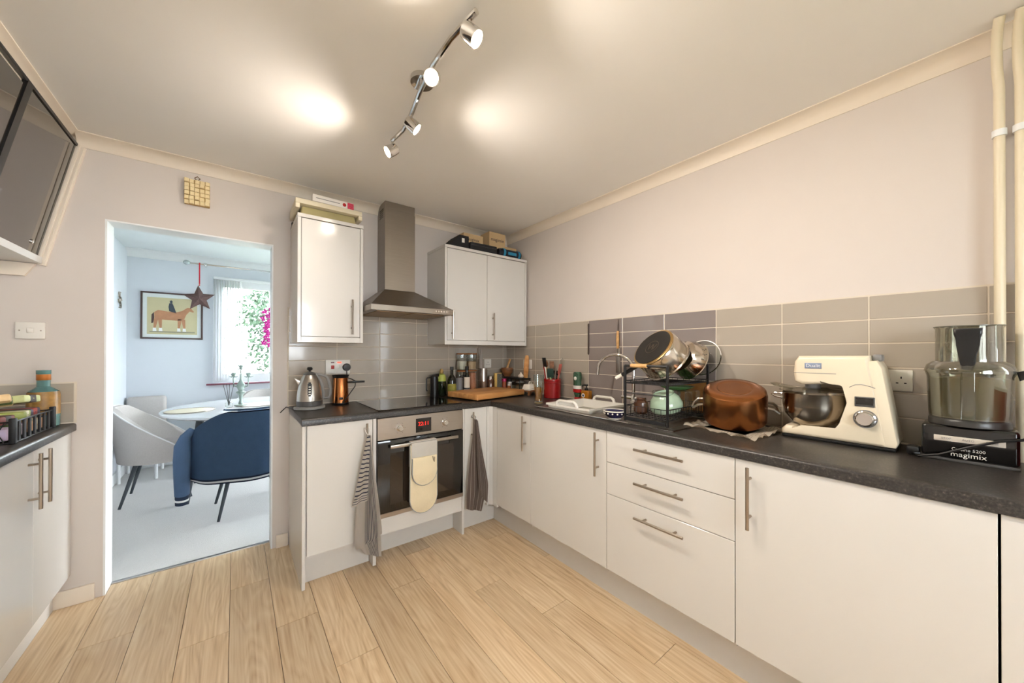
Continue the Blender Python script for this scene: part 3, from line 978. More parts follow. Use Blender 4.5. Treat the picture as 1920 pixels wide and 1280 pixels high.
for (hx, hy), d in heads:
    d = Vector(d).normalized()
    piv = Vector((hx, hy, 2.275))
    sh = obj('spot_head', B().lathe([(.016, -.028), (.024, -.022), (.028, .0), (.029, .030), (.026, .030), (.025, .022), (0, .022)], 20, aim(piv, d)), CHROME, tl)
    obj('stem', B().tube([(hx, hy, 2.322), (hx, hy, 2.30), tuple(piv - d * .02)], .006, 8), CHROME, sh)
    obj('lamp_face', B().lathe([(0, .0262), (.0245, .0262), (.0245, .0285), (.012, .031), (0, .0315)], 20, aim(piv, d), cap=False), BULB, sh)
    ld = bpy.data.lights.new('spot_lamp', 'SPOT')
    ld.energy = SPOT_W
    ld.color = SPOT_COL
    ld.spot_size = R(151)
    ld.spot_blend = 1.0
    ld.shadow_soft_size = .03
    lo_ = bpy.data.objects.new('spot_lamp', ld)
    COL.objects.link(lo_)
    lo_.matrix_world = Matrix.Translation(piv + d * .045) @ (-d).to_track_quat('Z', 'Y').to_matrix().to_4x4()

# ------------------------------------------------------------------ things on the back worktop
CAMDIR = lambda x, y: Vector((CX - x, CY - y, 0)).normalized()


def facing(x, y):      # rotation that turns local -y towards the camera side
    d = CAMDIR(x, y)
    return math.atan2(d.y, d.x) + PI / 2


# kettle
t = thing('kettle', 'brushed steel dome kettle with black knob on its grey base', 'kettle', (-1.711, -.20, ZW), R(-8))
obj('power_base', B().lathe([(.086, .002), (.088, .006), (.086, .016), (.076, .020), (0, .020)], 32), GREYP, t)
obj('foot_band', B().lathe([(.071, .0205), (.0735, .024), (.0735, .050), (.072, .052), (0, .052)], 32), mat('dark_grey_plastic', (78, 76, 75), .4), t)
obj('body', B().lathe([(.072, .0525), (.0715, .075), (.068, .110), (.062, .145), (.052, .180), (.041, .205), (.034, .214), (0, .215)], 36), STEEL, t)
lid = obj('lid', B().lathe([(.036, .2135), (.036, .219), (.028, .228), (.010, .234), (0, .235)], 28), mat('dark_grey_plastic', (78, 76, 75), .4), t)
obj('knob', B().lathe([(.006, .234), (.006, .240), (.016, .246), (.017, .254), (.012, .262), (0, .264)], 20), BLACK, lid)
wdw = B()
for k in range(9):
    z0, z1 = .085 + k * .0095, .085 + (k + 1) * .0095
    rr = lambda z: .0735 - max(0, z - .075) * .17
    hw = .011 if 0 < k < 8 else .007
    wdw.prism([(-hw, z0), (hw, z0), (hw, z1), (-hw, z1)], -rr(z0) - .001, -rr(z0) + .012, 'y')
wo = obj('level_window', wdw, BLACK, t, smooth=False)
for k in range(4):
    obj('level_mark', B().box(-.006, .006, -.0748 + k * .0022, -.070 + k * .0022, .094 + k * .015, .100 + k * .015, .001), WPLAST, wo)
obj('spout', B().prism([(-.050, .178), (-.083, .196), (-.080, .190), (-.060, .150)], -.016, .016, 'y', .003), STEEL, t)
obj('handle', B().tube([(.030, 0, .222), (.055, 0, .214), (.082, 0, .206), (.096, 0, .196), (.108, 0, .165), (.116, 0, .125), (.116, 0, .085), (.106, 0, .066), (.078, 0, .062)], [.007, .008, .009, .009, .009, .009, .009, .008, .007], 10)
    .tube([(.034, 0, .214), (.058, 0, .180), (.070, 0, .140), (.076, 0, .100), (.076, 0, .062)], [.010, .010, .010, .010, .010], 8), GREYP, t)
obj('cord', B().tube([(-.082, .01, .006), (-.11, .06, .004), (-.13, .12, .0035), (-.15, .165, -.02), (-.175, .190, -.05)], .003, 8), BLACK, t)

# copper milk pan (electric) with its long black handle
t = thing('copper_coffee_pot', 'tall polished copper pot with black rim and straight black handle', 'pot', (-1.512, -.115, ZW))
obj('base', B().lathe([(.050, 0), (.052, .003), (.052, .014), (0, .014)], 28), BLACK, t)
obj('body', B().lathe([(.0515, .0145), (.0510, .05), (.0475, .12), (.0455, .165), (.0465, .182), (0, .182)], 32), BRONZE, t)
obj('rim', B().lathe([(.0470, .1825), (.049, .188), (.054, .200), (.052, .201), (.045, .190), (0, .189)], 28), BLACK, t)
obj('handle', B().tube([(.046, -.005, .150), (.075, -.008, .150)], .006, 8).box(.072, .155, -.016, .000, .143, .157, .003), BLACK, t)
obj('cord_clip', B().box(-.020, .004, -.062, -.050, .038, .054, .003), BLACK, t)

# black vacuum jug
t = thing('black_jug', 'slim black jug with angular spout beside the hob', 'jug', (-.825, -.13, ZW))
obj('body', B().lathe([(.034, .0005), (.035, .004), (.034, .10), (.030, .165), (0, .165)], 24), BLACK, t)
obj('lid', B().prism([(-.045, .166), (.030, .166), (.030, .188), (.010, .186), (-.030, .176)], -.028, .028, 'y', .004), BLACK, t)
obj('handle', B().tube([(-.028, 0, .158), (-.060, 0, .155), (-.066, 0, .145), (-.066, 0, .06), (-.060, 0, .052)], .006, 8), BLACK, t)

# lime topped bottle
t = thing('oil_bottle', 'dark bottle with lime green shoulder and pale handle', 'bottle', (-.738, -.085, ZW))
obj('body', B().lathe([(.034, .0005), (.036, .004), (.036, .120), (0, .120)], 24), mat('dark_green_glass', (26, 36, 22), .08, coat=.5), t)
obj('shoulder', B().lathe([(.0362, .1205), (.0365, .150), (.030, .172), (.016, .182), (0, .182)], 24), mat('lime_plastic', (176, 186, 84), .35), t)
obj('stopper', B().lathe([(.014, .1825), (.017, .192), (.014, .212), (.007, .222), (0, .223)], 16), mat('brass_stopper', (176, 148, 92), .35, .7), t)
obj('handle', B().tube([(-.034, -.012, .150), (-.050, -.018, .140), (-.052, -.019, .08), (-.046, -.017, .045)], .007, 8), mat('pale_lime_plastic', (206, 212, 150), .35), t)

# olive oil
t = thing('olive_oil_bottle', 'black glass bottle with a yellow and green label', 'bottle', (-.662, -.12, ZW))
obj('glass', B().lathe([(.034, .0005), (.036, .004), (.036, .125), (.028, .150), (.013, .170), (.012, .212), (0, .212)], 24), mat('black_bottle_glass', (14, 18, 14), .06, coat=.5), t)
obj('label', B().lathe([(.0364, .03), (.0364, .098)], 24, cap=False), mat('olive_label', (150, 142, 62), .6, noise=.5, nscale=60), t)
obj('cap', B().lathe([(.0145, .2125), (.0145, .238), (0, .238)], 16), BLACK, t)
# grey bottle
t = thing('grey_bottle', 'matt grey bottle with a clear pouring neck', 'bottle', (-.597, -.128, ZW))
obj('body', B().lathe([(.030, .0005), (.032, .003), (.032, .135), (.028, .143), (0, .143)], 24), mat('matt_grey_glass', (116, 114, 116), .4), t)
obj('neck', B().lathe([(.012, .1435), (.012, .178), (.007, .192), (0, .192)], 16), GLASS, t)
# vinegar
t = thing('vinegar_bottle', 'tall thin black bottle with a white label', 'bottle', (-.545, -.165, ZW))
obj('glass', B().lathe([(.023, .0005), (.0245, .003), (.0245, .150), (.014, .172), (.0125, .205), (0, .205)], 20), mat('black_bottle_glass', (14, 18, 14), .06, coat=.5), t)
lb = obj('label', B().lathe([(.0248, .030), (.0248, .150)], 20, cap=False), mat('white_paper_label', (222, 212, 198), .7), t)
obj('label_print', B().lathe([(.0250, .050), (.0250, .062)], 20, cap=False), BLACK, lb)
obj('cap', B().lathe([(.0145, .2055), (.0145, .240), (0, .240)], 16), BLACK, t)

# stacked storage jars
for (jx, z0, h, colr, fill, lab) in ((-.535, 0., .205, (34, 36, 52), .75, 'glass storage jar of dark contents, under the flour jar'),
                                     (-.440, 0., .205, (206, 128, 92), .86, 'glass storage jar of salmon pink contents, under another jar'),
                                     (-.537, .2065, .145, (236, 228, 214), .50, 'glass storage jar of white flour, stacked on another jar'),
                                     (-.441, .2065, .145, (214, 178, 138), .48, 'glass storage jar of beige grains, stacked on another jar')):
    t = thing('storage_jar', lab, 'jar', (jx, -.068, ZW + z0), 0, 'stacked storage jars')
    obj('glass', B().lathe([(.043, .0005), (.0455, .003), (.0455, h - .014), (.043, h - .014), (.043, .004)], 24, cap=False), GLASS, t)
    obj('contents', B().lathe([(0, .0045), (.0425, .0045), (.0425, h * fill), (.03, h * fill + .006), (0, h * fill + .003)], 24), mat('contents_%d_%d_%d' % colr, colr, .9, noise=.1, nscale=80), t)
    obj('lid', B().lathe([(.0465, h - .0135), (.0475, h - .011), (.0475, h - .001), (0, h - .001)], 24), mat('acacia_lid', (150, 96, 54), .5, noise=.15, nscale=30), t)

t = thing('steel_canister', 'tall brushed steel canister with a pointed grey top', 'canister', (-.352, -.12, ZW))
obj('body', B().lathe([(.032, .0005), (.034, .003), (.034, .100), (.0345, .102), (.0345, .106), (.034, .108), (.034, .218), (0, .218)], 24), STEEL, t)
obj('pointed_top', B().lathe([(.022, .2185), (.020, .26), (.014, .32), (.009, .37), (.005, .392), (0, .394)], 14, TR((-.012, .02, 0))), mat('pale_grey_plastic', (158, 150, 142), .4), t)

# little spice row
t = thing('spice_jar', 'brown glass jar with metal lid beside the steel canister', 'jar', (-.262, -.10, ZW))
obj('glass', B().lathe([(.036, .0005), (.038, .003), (.038, .10), (.030, .118), (0, .118)], 20), mat('amber_jar', (86, 52, 30), .1, coat=.5), t)
obj('lid', B().lathe([(.032, .1185), (.032, .142), (0, .142)], 20), DSTEEL, t)
t = thing('spice_packet', 'upright yellow and black food carton', 'carton', (-.190, -.115, ZW), R(-20))
obj('carton', B().box(-.034, .034, -.016, .016, .0005, .168, .001, seg=1), mat('mustard_card', (206, 170, 92), .6), t)
obj('printed_panel', B().box(-.012, .0335, -.0168, -.0162, .02, .165), mat('black_white_print', (90, 88, 80), .6, noise=.9, nscale=70), t, smooth=False)
for (sx, sy, r_, h_, capc, bodc, lab) in ((-.152, -.160, .020, .120, (170, 40, 92), (150, 70, 40), 'spice jar with a bright pink cap'),
                                          (-.108, -.185, .019, .118, (26, 26, 28), (222, 216, 208), 'spice jar with black cap and white label'),
                                          (-.150, -.232, .017, .080, (214, 206, 196), (160, 92, 50), 'short spice jar with a pale cap')):
    t = thing('spice_jar', lab, 'jar', (sx, sy, ZW), 0, 'spice jars')
    obj('body', B().lathe([(r_ - .002, .0005), (r_, .003), (r_, h_ * .74), (r_ - .003, h_ * .78), (0, h_ * .78)], 18), mat('spice_%d' % bodc[0], bodc, .3), t)
    obj('cap', B().lathe([(r_ + .001, h_ * .785), (r_ + .001, h_), (0, h_)], 18), mat('cap_%d' % capc[0], capc, .4), t)

# chopping board
ba = math.atan2(.11, .62)
t = thing('chopping_board', 'thick oak chopping board lying across the corner of the worktop', 'chopping board', (-.478, -.368, ZW), ba)
bd = obj('board', B().box(-.262, .262, -.175, .175, .010, .052, .007, seg=3), OAKB, t)
for fx in (-.23, .23):
    for fy in (-.14, .14):
        obj('foot', B().cyl(.012, .0005, .0105, 12, TR((fx, fy, 0))), BLACK, t)

# corner shelf with mortar, garlic and paddle
t = thing('corner_shelf', 'low black wire shelf in the corner under the wall cabinet', 'shelf', (0, 0, ZW))
obj('tray', B().box(-.142, -.016, -.37, -.04, .125, .132, .002), BMETAL, t)
for fx, fy in ((-.137, -.365), (-.021, -.365), (-.137, -.045), (-.021, -.045)):
    obj('leg', B().tube([(fx, fy, .0005), (fx, fy, .125)], .004, 8), BMETAL, t)
ZS = ZW + .1325
t = thing('mortar', 'turned wooden mortar on the black corner shelf', 'mortar', (-.078, -.105, ZS))
obj('bowl', B().lathe([(.030, .0005), (.034, .004), (.030, .012), (.050, .035), (.056, .070), (.054, .082), (.048, .082), (.044, .045), (0, .03)], 24), DWOOD, t)
pe = thing('pestle', 'pale wooden pestle standing in the wooden mortar', 'pestle', (-.082, -.100, ZS + .046))
obj('shaft', B().tube([(-.004, 0, .004), (.012, -.010, .06), (.022, -.018, .10), (.026, -.022, .118)], [.015, .009, .010, .013], 12), BEECH, pe)
t = thing('garlic_bulb', 'white garlic bulb on the black corner shelf', 'garlic', (-.100, -.335, ZS))
obj('bulb', B().lathe([(.008, .0005), (.022, .006), (.027, .016), (.020, .030), (.008, .040), (.004, .052), (0, .053)], 14), mat('garlic_skin', (226, 214, 198), .6), t)
t = thing('wooden_paddle', 'upright reddish wooden paddle leaning in the corner', 'paddle', (-.050, -.340, ZS))
obj('blade', B().prism([(-.018, .0005), (.018, .0005), (.022, .07), (.020, .17), (.012, .20), (-.012, .20), (-.020, .17), (-.022, .07)], -.005, .005, 'y', .002, TR((0, 0, 0), 0, R(4), R(-60))), OAKB, t)
for k, (jx, jy, lab) in enumerate(((-.066, -.165, 'squat clip-top glass jar under the corner shelf, nearer the mortar'), (-.070, -.290, 'squat clip-top glass jar under the corner shelf, nearer the garlic'))):
    t = thing('clip_jar', lab, 'jar', (jx, jy, ZW), 0, 'clip-top jars')
    obj('glass', B().lathe([(.040, .0005), (.043, .003), (.043, .080), (.036, .088), (0, .088)], 20), GLASS, t)
    obj('contents', B().lathe([(0, .0012), (.0395, .0012), (.0395, .06), (0, .06)], 18), mat('pale_pasta', (150, 140, 118), .8), t)
    obj('lid', B().lathe([(.041, .0885), (.041, .096), (.034, .104), (0, .106)], 20), mat('grey_glass_lid', (150, 146, 136), .2), t)

# butter dish on its little wooden stand
t = thing('wooden_stand', 'small reddish wooden stand with short legs beside the board', 'stand', (-.100, -.458, ZW), R(18))
obj('top', B().box(-.080, .080, -.048, .048, .030, .040, .003), DWOOD, t)
for fx in (-.065, .065):
    for fy in (-.034, .034):
        obj('leg', B().box(fx - .009, fx + .009, fy - .009, fy + .009, .0005, .0298), DWOOD, t, smooth=False)
t = thing('butter_dish', 'cream ceramic butter dish with looped handle on the wooden stand', 'butter dish', (-.100, -.458, ZW + .0405), R(18))
t.scale = (.86, .86, .95)
obj('plate', B().box(-.092, .092, -.054, .054, .0005, .008, .004), WHITEC, t)
bb = B()
q0 = [bb.bm.verts.new(p) for p in ((-.080, -.044, .0085), (.080, -.044, .0085), (.080, .044, .0085), (-.080, .044, .0085))]
q1 = [bb.bm.verts.new(p) for p in ((-.062, -.034, .052), (.062, -.034, .052), (.062, .034, .052), (-.062, .034, .052))]
for k in range(4):
    bb.bm.faces.new((q0[k], q0[(k + 1) % 4], q1[(k + 1) % 4], q1[k]))
bb.bm.faces.new(q1); bb.bm.faces.new(list(reversed(q0)))
bmesh.ops.bevel(bb.bm, geom=bb.bm.edges[:], offset=.006, segments=3, affect='EDGES', profile=.5)
obj('cover', bb, WHITEC, t, ang=50)
obj('loop_handle', B().tube([(-.020, 0, .050), (-.018, 0, .064), (-.008, 0, .072), (.008, 0, .072), (.018, 0, .064), (.020, 0, .050)], .005, 10), WHITEC, t)

# beer glass
t = thing('beer_glass', 'tall curved glass half full of golden beer', 'glass', (-.385, -.885, ZW))
obj('glass', B().lathe([(.030, .0005), (.032, .004), (.030, .012), (.026, .030), (.026, .060), (.033, .110), (.039, .165), (.041, .200), (.0395, .200), (.037, .165), (.031, .110), (.0245, .060), (.0245, .032), (.020, .016), (0, .016)], 28, cap=False), GLASS, t)
obj('beer', B().lathe([(0, .0165), (.0195, .0168), (.0240, .034), (.0240, .060), (.0305, .108), (.0308, .112), (0, .112)], 28), mat('golden_beer', (196, 132, 36), .08, trans=.6, ior=1.33), t)
obj('foot', B().lathe([(.0295, .0006), (.0295, .003), (0, .003)], 24), mat('thick_glass_foot', (214, 186, 120), .1), t)

# red utensil crock and utensils
cxk, cyk = -.098, -.728
t = thing('utensil_crock', 'red enamel crock holding kitchen utensils', 'crock', (cxk, cyk, ZW))
obj('pot', B().lathe([(.064, .0005), (.068, .004), (.068, .118), (.070, .120), (.070, .126), (.068, .128), (.068, .136), (.070, .138), (.070, .146), (.068, .150), (.062, .150), (.062, .012), (0, .010)], 32), RED, t)


UANG = dict(wooden_spoon=90, wooden_spatula=50, red_spatula=130, black_turner=170, slotted_turner=210, steel_fish_slice=250, coral_brush=290, wire_whisk=330, black_ladle=10)


def utensil(name, label, dx, dy, lean, length, handle_m, r=.006, head=None, head_m=None):
    """stands in the crock: from its floor up and out to the rim in direction lean"""
    an = R(UANG[name])
    sx_, sy_ = .025 * math.cos(an), .025 * math.sin(an)
    lean = (.185 * math.cos(an), .185 * math.sin(an))
    t = thing(name, label, 'utensil', (cxk + sx_, cyk + sy_, ZW + .0150), 0, 'utensils in the red crock')
    a = Vector((0, 0, 0))
    d = Vector((lean[0], lean[1], 1)).normalized()
    e = a + d * length
    obj('handle', B().tube([a + d * .007, a + d * length * .5, e], [r, r * .9, r], 8), handle_m, t)
    if head:
        M = aim(e - d * .004, d)
        hb = B()
        if head == 'spoon':
            hb.ball(.024, (0, 0, .026), (.9, .35, 1.25), 14, M)
        elif head == 'turner':
            hb.box(-.026, .026, -.002, .002, 0, .075, .0015, M)
        elif head == 'ladle':
            hb.lathe([(0, .002), (.020, .008), (.030, .024), (.032, .040), (.029, .040), (.018, .012), (0, .006)], 16, M, cap=False)
        elif head == 'spatula':
            hb.box(-.018, .018, -.004, .004, 0, .065, .004, M)
        elif head == 'whisk':
            for k in range(4):
                a2 = PI * k / 4
                hb.tube([(0, 0, 0), (.016 * math.cos(a2), .016 * math.sin(a2), .03), (.02 * math.cos(a2), .02 * math.sin(a2), .06), (0, 0, .085), (-.02 * math.cos(a2), -.02 * math.sin(a2), .06), (-.016 * math.cos(a2), -.016 * math.sin(a2), .03), (0, 0, 0)], .0012, 6, M)
        obj('head', hb, head_m, t)
    return t


PINK = mat('coral_silicone', (206, 106, 92), .5)
GREENP = mat('dark_green_plastic', (38, 60, 52), .4)
utensil('wooden_spoon', 'round ended wooden spoon in the red crock', .03, .06, (-.06, .34), .235, BEECH, .006, 'spoon', DWOOD)
utensil('wooden_spatula', 'dark wooden stick handled spatula in the red crock', .05, .02, (.0, .20), .215, DWOOD, .006, 'spatula', DWOOD)
utensil('red_spatula', 'red silicone spatula in the red crock', -.01, .0, (.02, .12), .195, DARKRED, .007, 'spatula', DARKRED)
utensil('black_ladle', 'black ladle with its bowl upwards in the red crock', .0, -.07, (.02, -.22), .160, BLACK, .006, 'ladle', BLACK)
utensil('slotted_turner', 'dark green slotted turner in the red crock', -.07, -.03, (-.16, -.10), .152, mat('pale_green_plastic', (150, 176, 110), .4), .006, 'turner', GREENP)
utensil('black_turner', 'black turner with a white handle in the red crock', -.06, .04, (-.16, .16), .236, WPLAST, .006, 'turner', BLACK)
utensil('steel_fish_slice', 'plain steel rod handle sticking up from the red crock', -.03, -.04, (-.06, -.06), .225, STEEL, .006)
utensil('coral_brush', 'coral silicone brush in the red crock', .01, -.11, (.05, -.56), .185, PINK, .006, 'turner', PINK)
utensil('wire_whisk', 'thin wire whisk in the red crock', .03, -.12, (.34, -.46), .225, STEEL, .004, 'whisk', STEEL)

# washing-up liquid and hand soap
t = thing('washing_up_liquid', 'upside down bottle of green washing-up liquid with red cap', 'bottle', (-.062, -.958, ZW))
obj('cap', B().lathe([(.021, .0005), (.023, .003), (.023, .022), (.020, .026), (0, .026)], 20), DARKRED, t)
fl = obj('bottle', B().lathe([(.022, .0265), (.028, .045), (.034, .080), (.036, .110), (.034, .135), (.037, .165), (.036, .205), (.028, .213), (0, .213)], 24, sx=.62), mat('green_detergent', (74, 112, 88), .12, trans=.45), t)
LABW = mat('white_red_label', (226, 220, 214), .5)
obj('label', B().lathe([(.0372, .062), (.0378, .085)], 24, cap=False, sx=.64), DARKRED, fl)
obj('label', B().lathe([(.0375, .088), (.0385, .112)], 24, cap=False, sx=.64), LABW, fl)
obj('emblem', B().ball(.014, (-.0235, 0, .165), (.25, 1, 1), 14), LABW, fl)
NAVYP = mat('navy_print', (40, 44, 62), .5)
t = thing('hand_soap', 'amber pump soap bottle with black pump', 'bottle', (-.062, -1.045, ZW))
obj('bottle', B().box(-.022, .022, -.036, .036, .0005, .082, .008, seg=3), mat('amber_soap', (190, 122, 34), .15, trans=.3), t)
obj('label', B().cyl(.015, 0, .0006, 20, TR((-.0222, .012, .046), 0, R(-90))), LABW, t)
obj('label_print', B().cyl(.009, 0, .0004, 16, TR((-.0229, .012, .046), 0, R(-90))), NAVYP, t)
obj('pump', B().cyl(.014, .0825, .098, 16).cyl(.005, .098, .116, 10).tube([(0, 0, .120), (-.012, .010, .121), (-.028, .022, .114)], .0065, 8).cyl(.012, .115, .126, 14), BLACK, t)

# white washing-up tub with two handles
t = thing('washing_up_tub', 'white rectangular tub with two loop handles in the sink', 'tub', (-.300, -1.245, ZW + .006), 0)
bb = B()
def rect(hx, hy, z):
    return [bb.bm.verts.new(p) for p in ((-hx, -hy, z), (hx, -hy, z), (hx, hy, z), (-hx, hy, z))]
rr_ = [rect(.150, .150, -.085), rect(.168, .166, .024), rect(.182, .180, .026), rect(.182, .180, .014), rect(.172, .170, .014), rect(.154, .154, -.089)]
inner = [rr_[1], rect(.146, .146, -.080)]
for p, q in zip(rr_[1:], rr_[2:]):
    for k in range(4):
        bb.bm.faces.new((p[k], p[(k + 1) % 4], q[(k + 1) % 4], q[k]))
bb.bm.faces.new(rr_[-1])
for k in range(4):
    bb.bm.faces.new((inner[0][k], inner[0][(k + 1) % 4], inner[1][(k + 1) % 4], inner[1][k]))
bb.bm.faces.new(inner[1])
bb.bm.verts.remove(rr_[0][0]); [bb.bm.verts.remove(v) for v in rr_[0][1:]]
obj('basin', bb, WPLAST, t, ang=60)
obj('water', B().box(-.158, .158, -.156, .156, -.030, -.028), mat('murky_water', (96, 86, 44), .05), t, smooth=False)
for sx in (-1, 1):
    obj('handle', B().tube([(sx * .178, -.085, .018), (sx * .180, -.078, .042), (sx * .180, -.060, .052), (sx * .180, .060, .052), (sx * .180, .078, .042), (sx * .178, .085, .018)], [.011, .010, .009, .009, .010, .011], 8), WPLAST, t)

# tools hanging on the tiles
t = thing('hanging_strap', 'thin dark strap hanging on the tiles above the soap', 'strap', (-.0115, -1.022, 1.37))
obj('strap', B().box(-.004, 0, -.007, .007, -.11, .11, .001).ball(.008, (-.003, 0, .10), (.5, 1, 1.6), 10).ball(.008, (-.003, 0, -.105), (.5, 1, 1.8), 10), mat('dark_leather', (72, 60, 54), .6), t)
t = thing('hanging_brush', 'wooden handled steel scraper hanging on the tiles behind the tap', 'utensil', (-.0115, -1.285, 1.36))
obj('handle', B().tube([(-.010, 0, .055), (-.011, 0, 0), (-.010, 0, -.065)], [.008, .010, .009], 10), BEECH, t)
obj('blade', B().box(-.008, -.004, -.016, .016, -.230, -.060, .001), STEEL, t)
obj('cord', B().tube([(-.008, 0, .052), (-.004, .004, .09), (-.003, 0, .135), (-.004, -.004, .09), (-.008, 0, .052)], .0018, 6), mat('dark_leather', (72, 60, 54), .6), t)

# ------------------------------------------------------------------ dish rack and what dries in it
RX0, RX1, RY0, RY1 = -.485, -.075, -1.895, -1.665
ZT = ZW + .0065
t = thing('dish_rack', 'black two tier wire dish rack with a wooden grip', 'dish rack', (0, 0, ZT))
for y in (RY0, RY1):
    for x in (RX0, RX1):
        obj('post', B().box(x - .006, x + .006, y - .005, y + .005, .0005, .285, .002), BMETAL, t)
for x in (RX0, RX1):
    obj('top_rail', B().tube([(x, RY0, .285), (x, RY1, .285)], .006, 8), BMETAL, t)
    obj('base_rail', B().box(x - .006, x + .006, RY0 + .006, RY1 - .006, .004, .022, .002), BMETAL, t)
obj('wooden_grip', B().tube([(RX0, RY1 - .035, .285), (RX0, RY1 - .125, .285)], .0095, 12), BEECH, t)
for lv, hgt, nm in ((.030, .050, 'lower_basket'), (.195, .012, 'upper_basket')):
    bb = B()
    for zz in (lv, lv + hgt):
        bb.tube([(RX0, RY0, zz), (RX1, RY0, zz), (RX1, RY1, zz), (RX0, RY1, zz)], .0025, 6, closed=True)
    bk = obj(nm, bb, BMETAL, t)
    n = 16
    for k in range(1, n):
        x = RX0 + (RX1 - RX0) * k / n
        obj('wire', B().tube([(x, RY0, lv + hgt), (x, RY0, lv), (x, RY1, lv), (x, RY1, lv + hgt)], .0014, 5), BMETAL, bk)
    for k in range(1, 7):
        y = RY0 + (RY1 - RY0) * k / 7
        obj('wire', B().tube([(RX0, y, lv + hgt), (RX0, y, lv), (RX1, y, lv), (RX1, y, lv + hgt)], .0014, 5), BMETAL, bk)
obj('brace', B().tube([(RX0, RY0, .145), (RX0, RY1, .145)], .003, 6), BMETAL, t)

nrm = Vector((-.75, .25, .6)).normalized()


def on_axis(name, label, cat, c, d, parts):
    t = thing(name, label, cat, c)
    t.rotation_mode = 'QUATERNION'
    t.rotation_quaternion = Vector(d).normalized().to_track_quat('Z', 'Y')
    for nm, b_, m_ in parts:
        obj(nm, b_, m_, t)
    return t


pot_c = Vector((-.335, -1.728, 1.296))
tt = on_axis('saucepan', 'large steel saucepan tipped over with its black base facing out', 'saucepan', pot_c - nrm * .115, nrm, [
    ('body', B().lathe([(.128, 0), (.132, -.003), (.132, .002), (.126, .006), (.126, .095), (.120, .106), (0, .106), ], 40, cap=False), mat('polished_steel', (190, 180, 166), .16, 1., noise=.05, nscale=10)),
    ('rim_band', B().lathe([(.1205, .1065), (.1205, .1115), (.112, .115), (0, .115)], 40, cap=False), mat('brass_tinted_steel', (196, 164, 112), .25, 1.)),
    ('black_base', B().lathe([(0, .1155), (.108, .1155), (.108, .1175), (0, .1178)], 40), mat('worn_black_base', (34, 31, 28), .45, noise=.3, nscale=30))])
obj('stamp_ring', B().lathe([(.038, .1179), (.041, .1179), (.041, .1186), (.038, .1186), (.038, .1179)], 28, cap=False), mat('stamped_metal', (104, 94, 82), .4, .8), tt.children[2])
for k in range(4):
    obj('stamp_stroke', B().box(-.003, .003, -.018 + .006 * (k % 2), .018, .1179, .1186, T=Matrix.Translation((-.020 + k * .0135, 0, 0)) @ Matrix.Rotation(R(-18 if k % 2 else 12), 4, 'Z')), mat('stamped_metal', (104, 94, 82), .4, .8), tt.children[2], smooth=False)
dcol = Vector((-.75, .30, .35)).normalized()
bb = B()
tt = on_axis('colander', 'perforated steel colander nested behind the saucepan', 'colander', Vector((-.140, -1.832, 1.228)), dcol, [
    ('bowl', B().lathe([(.118, -.02), (.122, -.018), (.118, -.014), (.114, .03), (.100, .065), (.075, .08), (.073, .078), (.098, .062), (.112, .03), (.116, -.014)], 40, cap=False), mat('polished_steel', (190, 180, 166), .16, 1., noise=.05, nscale=10))])
tt.scale = (.86, .86, .86)
bb = B()
for ring, zz, rr in ((18, -.004, .1175), (22, .008, .1165), (22, .020, .1155)):
    for k in range(ring):
        a = 2 * PI * (k + .5 * (ring % 4 == 0)) / ring
        bb.ball(.0028, (rr * math.cos(a), rr * math.sin(a), zz), (1, 1, 1), 6)
ho = obj('holes', bb, BLACK, tt)
ho['kind'] = 'stuff'
on_axis('glass_lid', 'round glass saucepan lid with steel rim standing in the rack', 'lid', Vector((-.037, -1.850, 1.240)), (-.97, 0, .24), [
    ('pane', B().lathe([(.096, 0), (.07, .012), (.02, .018), (0, .018)], 32, cap=False), GLASS),
    ('rim', B().lathe([(.095, -.003), (.100, -.003), (.100, .003), (.095, .003), (.095, -.003)], 36, cap=False), CHROME),
    ('knob', B().lathe([(.006, .018), (.006, .026), (.016, .032), (.014, .04), (0, .041)], 16), BLACK)])
t = thing('wooden_tray', 'wooden board standing upright at the back of the dish rack', 'board', (-.055, -1.80, ZT))
obj('board', B().box(-.010, .006, -.095, .060, .0005, .190, .004), OAKB, t)
t = thing('kitchen_knife', 'black handled knife sticking out of the upper basket', 'knife', (-.47, -1.635, 1.150), R(0))
obj('handle', B().tube([(0, 0, .0), (.01, -.045, .028), (.016, -.085, .052)], [.010, .011, .010], 8), BLACK, t)
obj('tip', B().tube([(-.012, .03, -.018), (0, 0, 0)], [.008, .0105], 8), WHITEC, t)
t = thing('green_plate', 'green plate lying under the upper basket of the rack', 'plate', (-.20, -1.79, ZT + .160))
obj('dish', B().lathe([(.04, -.012), (.085, .008), (.088, .012), (.083, .010), (.04, -.008), (0, -.008)], 28), mat('green_glaze', (86, 130, 82), .2, coat=.4), t)
ZL = ZT + .034
t = thing('celadon_bowl', 'pale green glazed bowl upside down in the rack', 'bowl', (-.335, -1.812, ZL + .024))
t.rotation_mode = 'QUATERNION'
t.rotation_quaternion = Vector((-.26, .10, .95)).normalized().to_track_quat('Z', 'Y')
CELA = mat('celadon_glaze', (164, 188, 164), .15, coat=.5)
obj('body', B().lathe([(.070, .0005), (.079, .014), (.080, .032), (.068, .066), (.050, .084), (0, .084)], 32), CELA, t)
obj('foot_ring', B().lathe([(.048, .0845), (.050, .092), (.046, .094), (.042, .088), (0, .087)], 28), CELA, t)
t = thing('brown_pot', 'small dark brown glazed pot in the lower basket', 'pot', (-.408, -1.708, ZL))
t.scale = (.86, .86, .95)
BRN = mat('brown_glaze', (72, 42, 26), .2, coat=.5)
obj('body', B().lathe([(.030, .0005), (.042, .012), (.045, .035), (.040, .062), (.026, .075), (0, .075)], 28), BRN, t)
